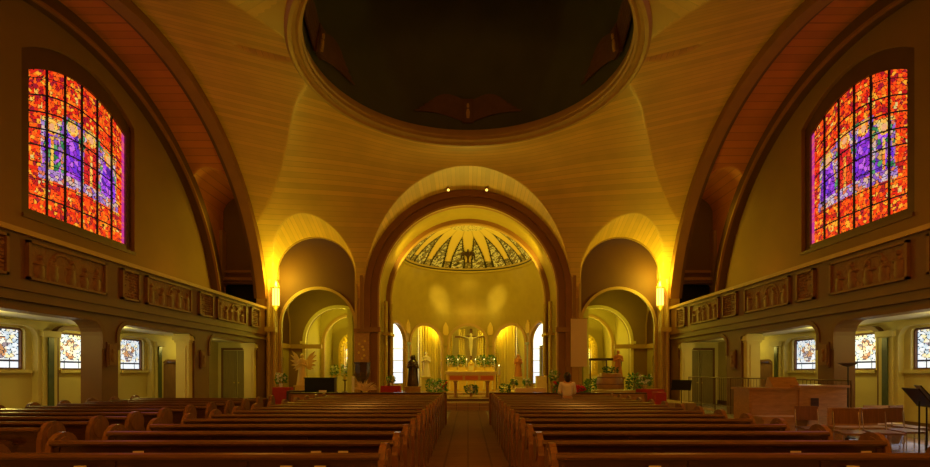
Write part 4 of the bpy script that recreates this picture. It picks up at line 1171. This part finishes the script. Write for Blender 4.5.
plant(at(527, 25.1), 25.1, .85, 'white flower posy on the low table, middle', .18, .34, 'cream', 'petal', 'leaf', 19, .12, leaf=.1, name='flower_vase', cat='flowers')
plant(at(554, 26.3), 26.2, .95, 'yellow and white bouquet before the right apse window', .24, .55, 'cream', 'petal', 'leaf', 20, .22, name='flower_vase', cat='flowers')
tag(MB().box(-.22, .22, -.22, .22, 0, .6).box(-.26, .26, -.26, .26, .6, .65).build('flower_pedestal', 'wood', loc=(at(554, 26.3), 26.2, .3)), 'wooden pedestal carrying the bouquet by the right apse window', 'pedestal')
plant(at(557, 24.8), 24.2, .3, 'reddish plant beside the right jamb of the great arch', .3, .6, 'wood', 'redpetal', 'leafd', 21, .28)

# ---- banners on the arch piers
t_ = thing('banner', 'cream ribbed hanging banner on the right pier of the great arch', 'banner', (at(579, 25.84), 25.84, 0))
b = MB()
for k in range(9): b.box(-.40+.09*k, -.33+.09*k, -.012, .012, 1.92, 4.40)
b.box(-.42, .42, 0, .04, 1.92, 4.40); b.build('cloth', 'banner', t_)
MB().cyl((-.46, 0, 4.42), (.46, 0, 4.42), .02, n=8).build('rod', 'wood', t_)
t_ = thing('banner', 'brown patterned banner on the left pier of the great arch', 'banner', (at(362, 25.84), 25.84, 0))
MB().box(-.36, .36, 0, .04, 2.1, 3.65).build('cloth', 'bannerb', t_)
b = MB(); 
for k in range(7): b.ball((0.16*math.sin(k*2.3), -.004, 2.35+.15*k), .07, .012, .07, n=8)
b.build('embroidery', 'gold', t_)
MB().cyl((-.4, 0, 3.67), (.4, 0, 3.67), .02, n=8).build('rod', 'wood', t_)
# ambo in dark wood below the left banner, and cream fan arrangement
t_ = thing('pulpit', 'dark carved wooden pulpit basin below the brown banner', 'pulpit', (at(362, 24.9), 24.9, .3))
MB().lathe([(.06, .75), (.2, .85), (.36, 1.1), (.40, 1.3), (.40, 1.75), (.44, 1.78), (.44, 1.84), (.38, 1.84)], n=8).build('tub', 'darkwood', t_)
MB().lathe([(.25, 0), (.25, .06), (.08, .12), (.07, .75)], n=14).build('stem', 'darkwood', t_, smooth=True)
b = MB()
for k in range(8): b.lathe([(.02, 1.15), (.045, 1.25), (.03, 1.4), (.03, 1.6), (.045, 1.7)], (.37*math.cos(k*PI/4), .37*math.sin(k*PI/4), 0), n=8)
b.build('carving', 'iron', t_)
t_ = thing('dried_arrangement', 'fan of pale dried fronds below the dark pulpit, left of the great arch', 'arrangement', (at(365, 23.2), 23.2, .3))
MB().lathe([(.12, 0), (.2, .12), (.18, .3), (.1, .42), (.13, .46)]).build('vase', 'paleg', t_, smooth=True)
b = MB(); rr = random.Random(5)
for k in range(46):
    a = R(rr.uniform(8, 172)); L = rr.uniform(.45, .72); q = rr.uniform(-.12, .12)
    p1 = Vector((L*.95*math.cos(a), q, .46+L*.75*math.sin(a))); p0 = Vector((0, q*.3, .44)); m_ = (p0+p1)/2+Vector((0, 0, .06))
    b.cyl(p0, m_, .008, .012, 6); b.cyl(m_, p1, .028, .006, 6)
b.build('fronds', 'banner', t_)
t_ = thing('candle_stand', 'white pillar candle on a low stand left of the dried fronds', 'candle stand', (at(353, 23.0), 23.0, .3))
MB().lathe([(.13, 0), (.13, .04), (.04, .08), (.04, .3), (.1, .34)], n=12).build('stand', 'gold', t_, smooth=True)
MB().cyl((0, 0, .34), (0, 0, 1.15), .06, n=14).build('wax', 'petal', t_, smooth=True)

# ---- left chapel front: gold angel, piano, red table
statue(at(302, 22.6), 22.6, .3, 1.45, 'gilded winged angel statue on a pedestal before the left side arch', 'statue', 0, wings='statue', ped=.75, pedm='gold', name='angel_statue')
t_ = thing('piano', 'black upright piano before the left side arch', 'piano', (at(319.5, 20.8), 20.8, 0))
MB().box(-.62, .62, 0, .35, .12, 1.38).build('case', 'black', t_)
MB().box(-.64, .64, -.22, .36, .62, .72).build('key_bed', 'black', t_)
MB().box(-.65, .65, -.03, .38, 1.38, 1.42).build('lid', 'black', t_)
MB().box(-.62, -.56, -.2, .35, 0, .62).box(.56, .62, -.2, .35, 0, .62).build('leg', 'black', t_)
tag(MB().prism([(-.03, 0), (-.02, 0), (.05, .17), (.04, .17)], -.16, .16).build('sheet_music', 'paper', loc=(at(321, 20.5), 20.70, .722)), 'white open sheet music on the black piano', 'sheet music')
cloth_table(at(283, 20.8), 20.8, 0, .68, .5, 1.02, 'red cloth covered stand beside the left corner pier')
plant(at(281, 20.8), 20.8, 1.02, 'pale flower vase on the red stand near the left corner pier', .2, .42, 'petal', 'petal', 'leaf', 25, .14, leaf=.11, name='flower_vase', cat='flowers')
t_ = tag(MB().box(-.3, .3, -.2, .2, 0, .9).build('speaker_cabinet', 'darkwood', loc=(at(296.5, 20.4), 20.3, 0)), 'dark box cabinet between red stand and black piano', 'cabinet')
# left chapel altar with window
def chapel_altar(s, lb):
    xc = s*8.05; y = 35.0
    t_ = thing('side_altar', lb, 'altar', (xc, y, .3))
    MB().box(-1.1, 1.1, 0, .7, 0, 1.1).build('table', 'paleg', t_)
    MB().box(-1.2, 1.2, -.06, .75, 1.1, 1.2).build('ledge', 'gold', t_)
    b = MB().band(arch_path(0, .75, 1.2, 3.0), arch_path(0, 1.15, 1.2, 3.0), .5, .8, XY); b.build('reredos_arch', 'gold', t_, smooth=True)
    b = MB()
    for k in range(13):
        a = PI*k/12; b.ball((.95*math.cos(a), .46, 3.0+.95*math.sin(a)), .11, .07, .11, n=8)
    for sx in (-1, 1):
        for k in range(8): b.ball((sx*.95, .46, 1.35+.22*k), .09, .07, .1, n=8)
    b.build('carved_bosses', 'gold', t_, smooth=True)
    wn = thing('window_%d' % (11 if s < 0 else 12), '', ''); del wn['label']; del wn['category']; struct(wn)
    def cf(u, v):
        if abs(u-.5) < .02 or v < .02: return (.05, .04, .02)
        g, c1, c2 = vor(u*7, v*16, 60+s)
        if g < .07: return (.08, .06, .03)
        if s < 0: return [(1, .85, .35), (1, .75, .2), (.9, .95, 1), (.3, .45, .9), (1, .9, .6)][int(c1*5)]
        return [(1, .9, .15), (1, .85, .1), (1, .95, .4), (.95, .75, .1)][int(c1*4)]
    colour_mesh('stained_glass', 24, 44, lambda u, v: (xc-.72+1.44*u, y+.9, 1.55+(1.55+.6*(1-(2*u-1)**2))*v+.1), cf, 'glass', wn)
    MB().box(xc-.78, xc+.78, y+.92, y+1.0, 1.5, 3.95).build('frame', 'gold', wn)
chapel_altar(-1, 'gilded side altar with carved arch in the left chapel')
chapel_altar(1, 'gilded side altar with carved arch in the right chapel')
statue(at(349, 35.1), 35.25, 1.5, 1.25, 'blue cloaked white statue on the left chapel altar', 'plasterstatue', 0, cloak='bluerobe')
statue(at(588, 35.1), 35.25, 1.5, 1.2, 'cream statue on the right chapel altar', 'plasterstatue', 0)
for k, (px, y, z, sd) in enumerate(((334.5, 32.6, .3, 2), (345, 32.6, .3, 3))):
    plant(at(px, y), y, 1.15, ['white flowers on tall stand at the left side of the left chapel', 'white flowers on tall stand in the middle of the left chapel'][k], .24, .75, 'gold', 'petal', 'leaf', 50+k, .2, name='flower_vase', cat='flowers', ds=.08, nfl=20)
    t_ = tag(MB().lathe([(.22, 0), (.22, .05), (.05, .12), (.05, .75), (.2, .85)], n=14).build('plant_stand', 'iron', loc=(at(px, y), y, .3), smooth=True), ['bronze stand under the left white flowers of the left chapel', 'bronze stand under the middle white flowers of the left chapel'][k], 'stand')

# ---- right chapel front
t_ = thing('baptismal_font', 'big round wooden font drum before the right side arch', 'font', (at(610, 21.2), 21.2, 0))
MB().lathe([(.34, .66), (.42, .70), (.52, .88), (.56, 1.14), (.53, 1.38), (.46, 1.56), (.40, 1.60)], n=28).build('drum', 'wood', t_, smooth=True)
b = MB()
for z, r in ((.84, .51), (1.14, .565), (1.42, .525)): b.lathe([(r, z-.02), (r+.015, z-.02), (r+.015, z+.02), (r, z+.02)], n=28)
b.build('hoops', 'pewend', t_)
MB().lathe([(.42, 0), (.42, .08), (.24, .14), (.22, .58), (.34, .66)], n=28).build('foot', 'pewend', t_)
foliage(120, .30, .26, .12, 71, z0=1.60).build('foliage', 'leafd', t_)
t_ = tag(MB().box(-.75, .75, -.25, .25, 0, .98).build('low_cabinet', 'wood', loc=(at(613, 18.6), 18.6, 0)), 'low plain wooden cabinet in front of the round font', 'cabinet')
plant(at(592, 23), 23, .3, 'bushy green plant left of the round font', .3, .75, 'wood', None, 'leaf', 72, .25, n=260, leaf=.16)
plant(at(635, 24), 24.2, .3, 'tall dark green shrub right of the round font', .3, .95, 'wood', None, 'leafd', 73, .3, n=240, leaf=.15)
plant(at(633, 21), 21.4, 0, 'low green plant beside the red covered table on the right', .26, .6, 'wood', None, 'leaf', 74, .3, n=200)
statue(at(620, 24.6), 24.9, .3, 1.35, 'orange robed statue standing behind the round font', 'brownrobe', 0, ped=1.1, pedm='wood')
cloth_table(at(650, 20.4), 20.4, 0, .95, .6, .96, 'red cloth covered table before the right side arch')
plant(at(645, 20.4), 20.4, .98, 'pale flower bouquet on the red table before the right arch', .24, .40, 'cream', 'petal', 'leaf', 76, .12, leaf=.11, name='flower_vase', cat='flowers')
cloth_table(at(661, 19), 19.2, 0, .4, .4, .88, 'small red covered stand next to the right corner pier')
plant(at(579, 19), 19.3, 0, 'red flowering plant under the cream banner', .28, .75, 'wood', 'redpetal', 'leafd', 77, .35, nfl=60, ds=.08)
# rail bar of the right chapel
t_ = thing('chapel_screen', 'dark open screen with a top bar before the right side arch', 'screen', (at(606, 25.3), 25.3, .3))
MB().box(-.85, .8, 0, .08, 1.93, 2.05).build('top_bar', 'darkwood', t_)
for x in (-.82, 0, .74): MB().box(x, x+.06, .01, .07, 0, 1.93).build('post', 'darkwood', t_)
# picture on the right chapel's side wall
for s, lb in ((1, 'dark framed picture on the side wall of the right chapel'), (-1, 'dark framed picture on the side wall of the left chapel')):
    t_ = thing('wall_picture', lb, 'picture', (s*10.73, 27.85, 2.05), group='pictures in the chapels')
    MB().box(*sorted((0, -s*.05)), -.28, .28, -.42, .42).build('frame', 'darkwood', t_)
    MB().box(*sorted((-s*.05, -s*.06)), -.22, .22, -.36, .36).build('image', 'bannerb', t_)

# ---- person standing in the right pews
def skin_body(name, m, parent, joints, edges, sub=2):
    me = bpy.data.meshes.new(name); me.from_pydata([j[0] for j in joints], edges, []); me.update()
    o = bpy.data.objects.new(name, me); COL.objects.link(o); o.parent = parent
    md = o.modifiers.new('skin', 'SKIN'); md.use_smooth_shade = True
    for i, j in enumerate(joints):
        sv = me.skin_vertices[0].data[i]; sv.radius = j[1]; sv.use_root = (i == 0)
    s2 = o.modifiers.new('sub', 'SUBSURF'); s2.levels = sub; s2.render_levels = sub
    me.materials.append(M[m]); return o
p = thing('person', 'person in a white blouse with dark hair standing among the right pews, seen from behind', 'person', (at(568, 13.6), 13.70, 0))
J = [((0, 0, .92), (.15, .11)), ((0, 0, 1.08), (.12, .09)), ((0, .0, 1.26), (.15, .10)), ((0, 0, 1.36), (.10, .07)), ((0, 0, 1.43), (.05, .05)), ((0, .01, 1.52), (.072, .085)), ((0, .01, 1.585), (.055, .065)),
     ((-.15, 0, 1.33), (.055, .05)), ((-.20, .03, 1.10), (.042, .04)), ((-.12, .22, 1.02), (.03, .03)), ((-.05, .30, 1.04), (.026, .018)),
     ((.15, 0, 1.33), (.055, .05)), ((.20, .03, 1.10), (.042, .04)), ((.12, .22, 1.02), (.03, .03)), ((.05, .30, 1.04), (.026, .018)),
     ((-.09, 0, .84), (.085, .085)), ((-.09, .01, .48), (.06, .06)), ((-.09, 0, .10), (.04, .045)), ((-.09, .12, .035), (.035, .03)),
     ((.09, 0, .84), (.085, .085)), ((.09, .01, .48), (.06, .06)), ((.09, 0, .10), (.04, .045)), ((.09, .12, .035), (.035, .03))]
Eg = [(0,1),(1,2),(2,3),(3,4),(4,5),(5,6),(3,7),(7,8),(8,9),(9,10),(3,11),(11,12),(12,13),(13,14),(0,15),(15,16),(16,17),(17,18),(0,19),(19,20),(20,21),(21,22)]
skin_body('body', 'skin', p, J, Eg)
skin_body('blouse', 'shirt', p, [((0, 0, .96), (.175, .135)), ((0, 0, 1.10), (.145, .115)), ((0, 0, 1.26), (.175, .125)), ((0, 0, 1.37), (.11, .085)), ((-.16, 0, 1.335), (.075, .07)), ((-.215, .03, 1.09), (.062, .06)), ((-.15, .17, 1.03), (.045, .045)),
      ((.16, 0, 1.335), (.075, .07)), ((.215, .03, 1.09), (.062, .06)), ((.15, .17, 1.03), (.045, .045))], [(0,1),(1,2),(2,3),(3,4),(4,5),(5,6),(3,7),(7,8),(8,9)])
skin_body('trousers', 'trouser', p, [((0, 0, .93), (.165, .125)), ((-.09, 0, .80), (.10, .10)), ((-.09, .01, .48), (.075, .075)), ((-.09, 0, .10), (.06, .06)), ((.09, 0, .80), (.10, .10)), ((.09, .01, .48), (.075, .075)), ((.09, 0, .10), (.06, .06))], [(0,1),(1,2),(2,3),(0,4),(4,5),(5,6)])
b = MB(); b.ball((0, -.012, 1.535), .098, .105, .115, n=20); b.ball((0, -.055, 1.47), .085, .055, .11, n=16); b.build('hair', 'hair', p, smooth=True, angle=80)
for s in (-1, 1): 
    h = MB()
    for k in range(4): h.cyl((s*.05-s*.012*k, .32, 1.045), (s*.03-s*.012*k, .375, 1.03-.004*k), .009, .007, 8)
    h.cyl((s*.035, .30, 1.05), (s*.01, .33, 1.075), .010, .008, 8); h.build('hand', 'skin', p, smooth=True)
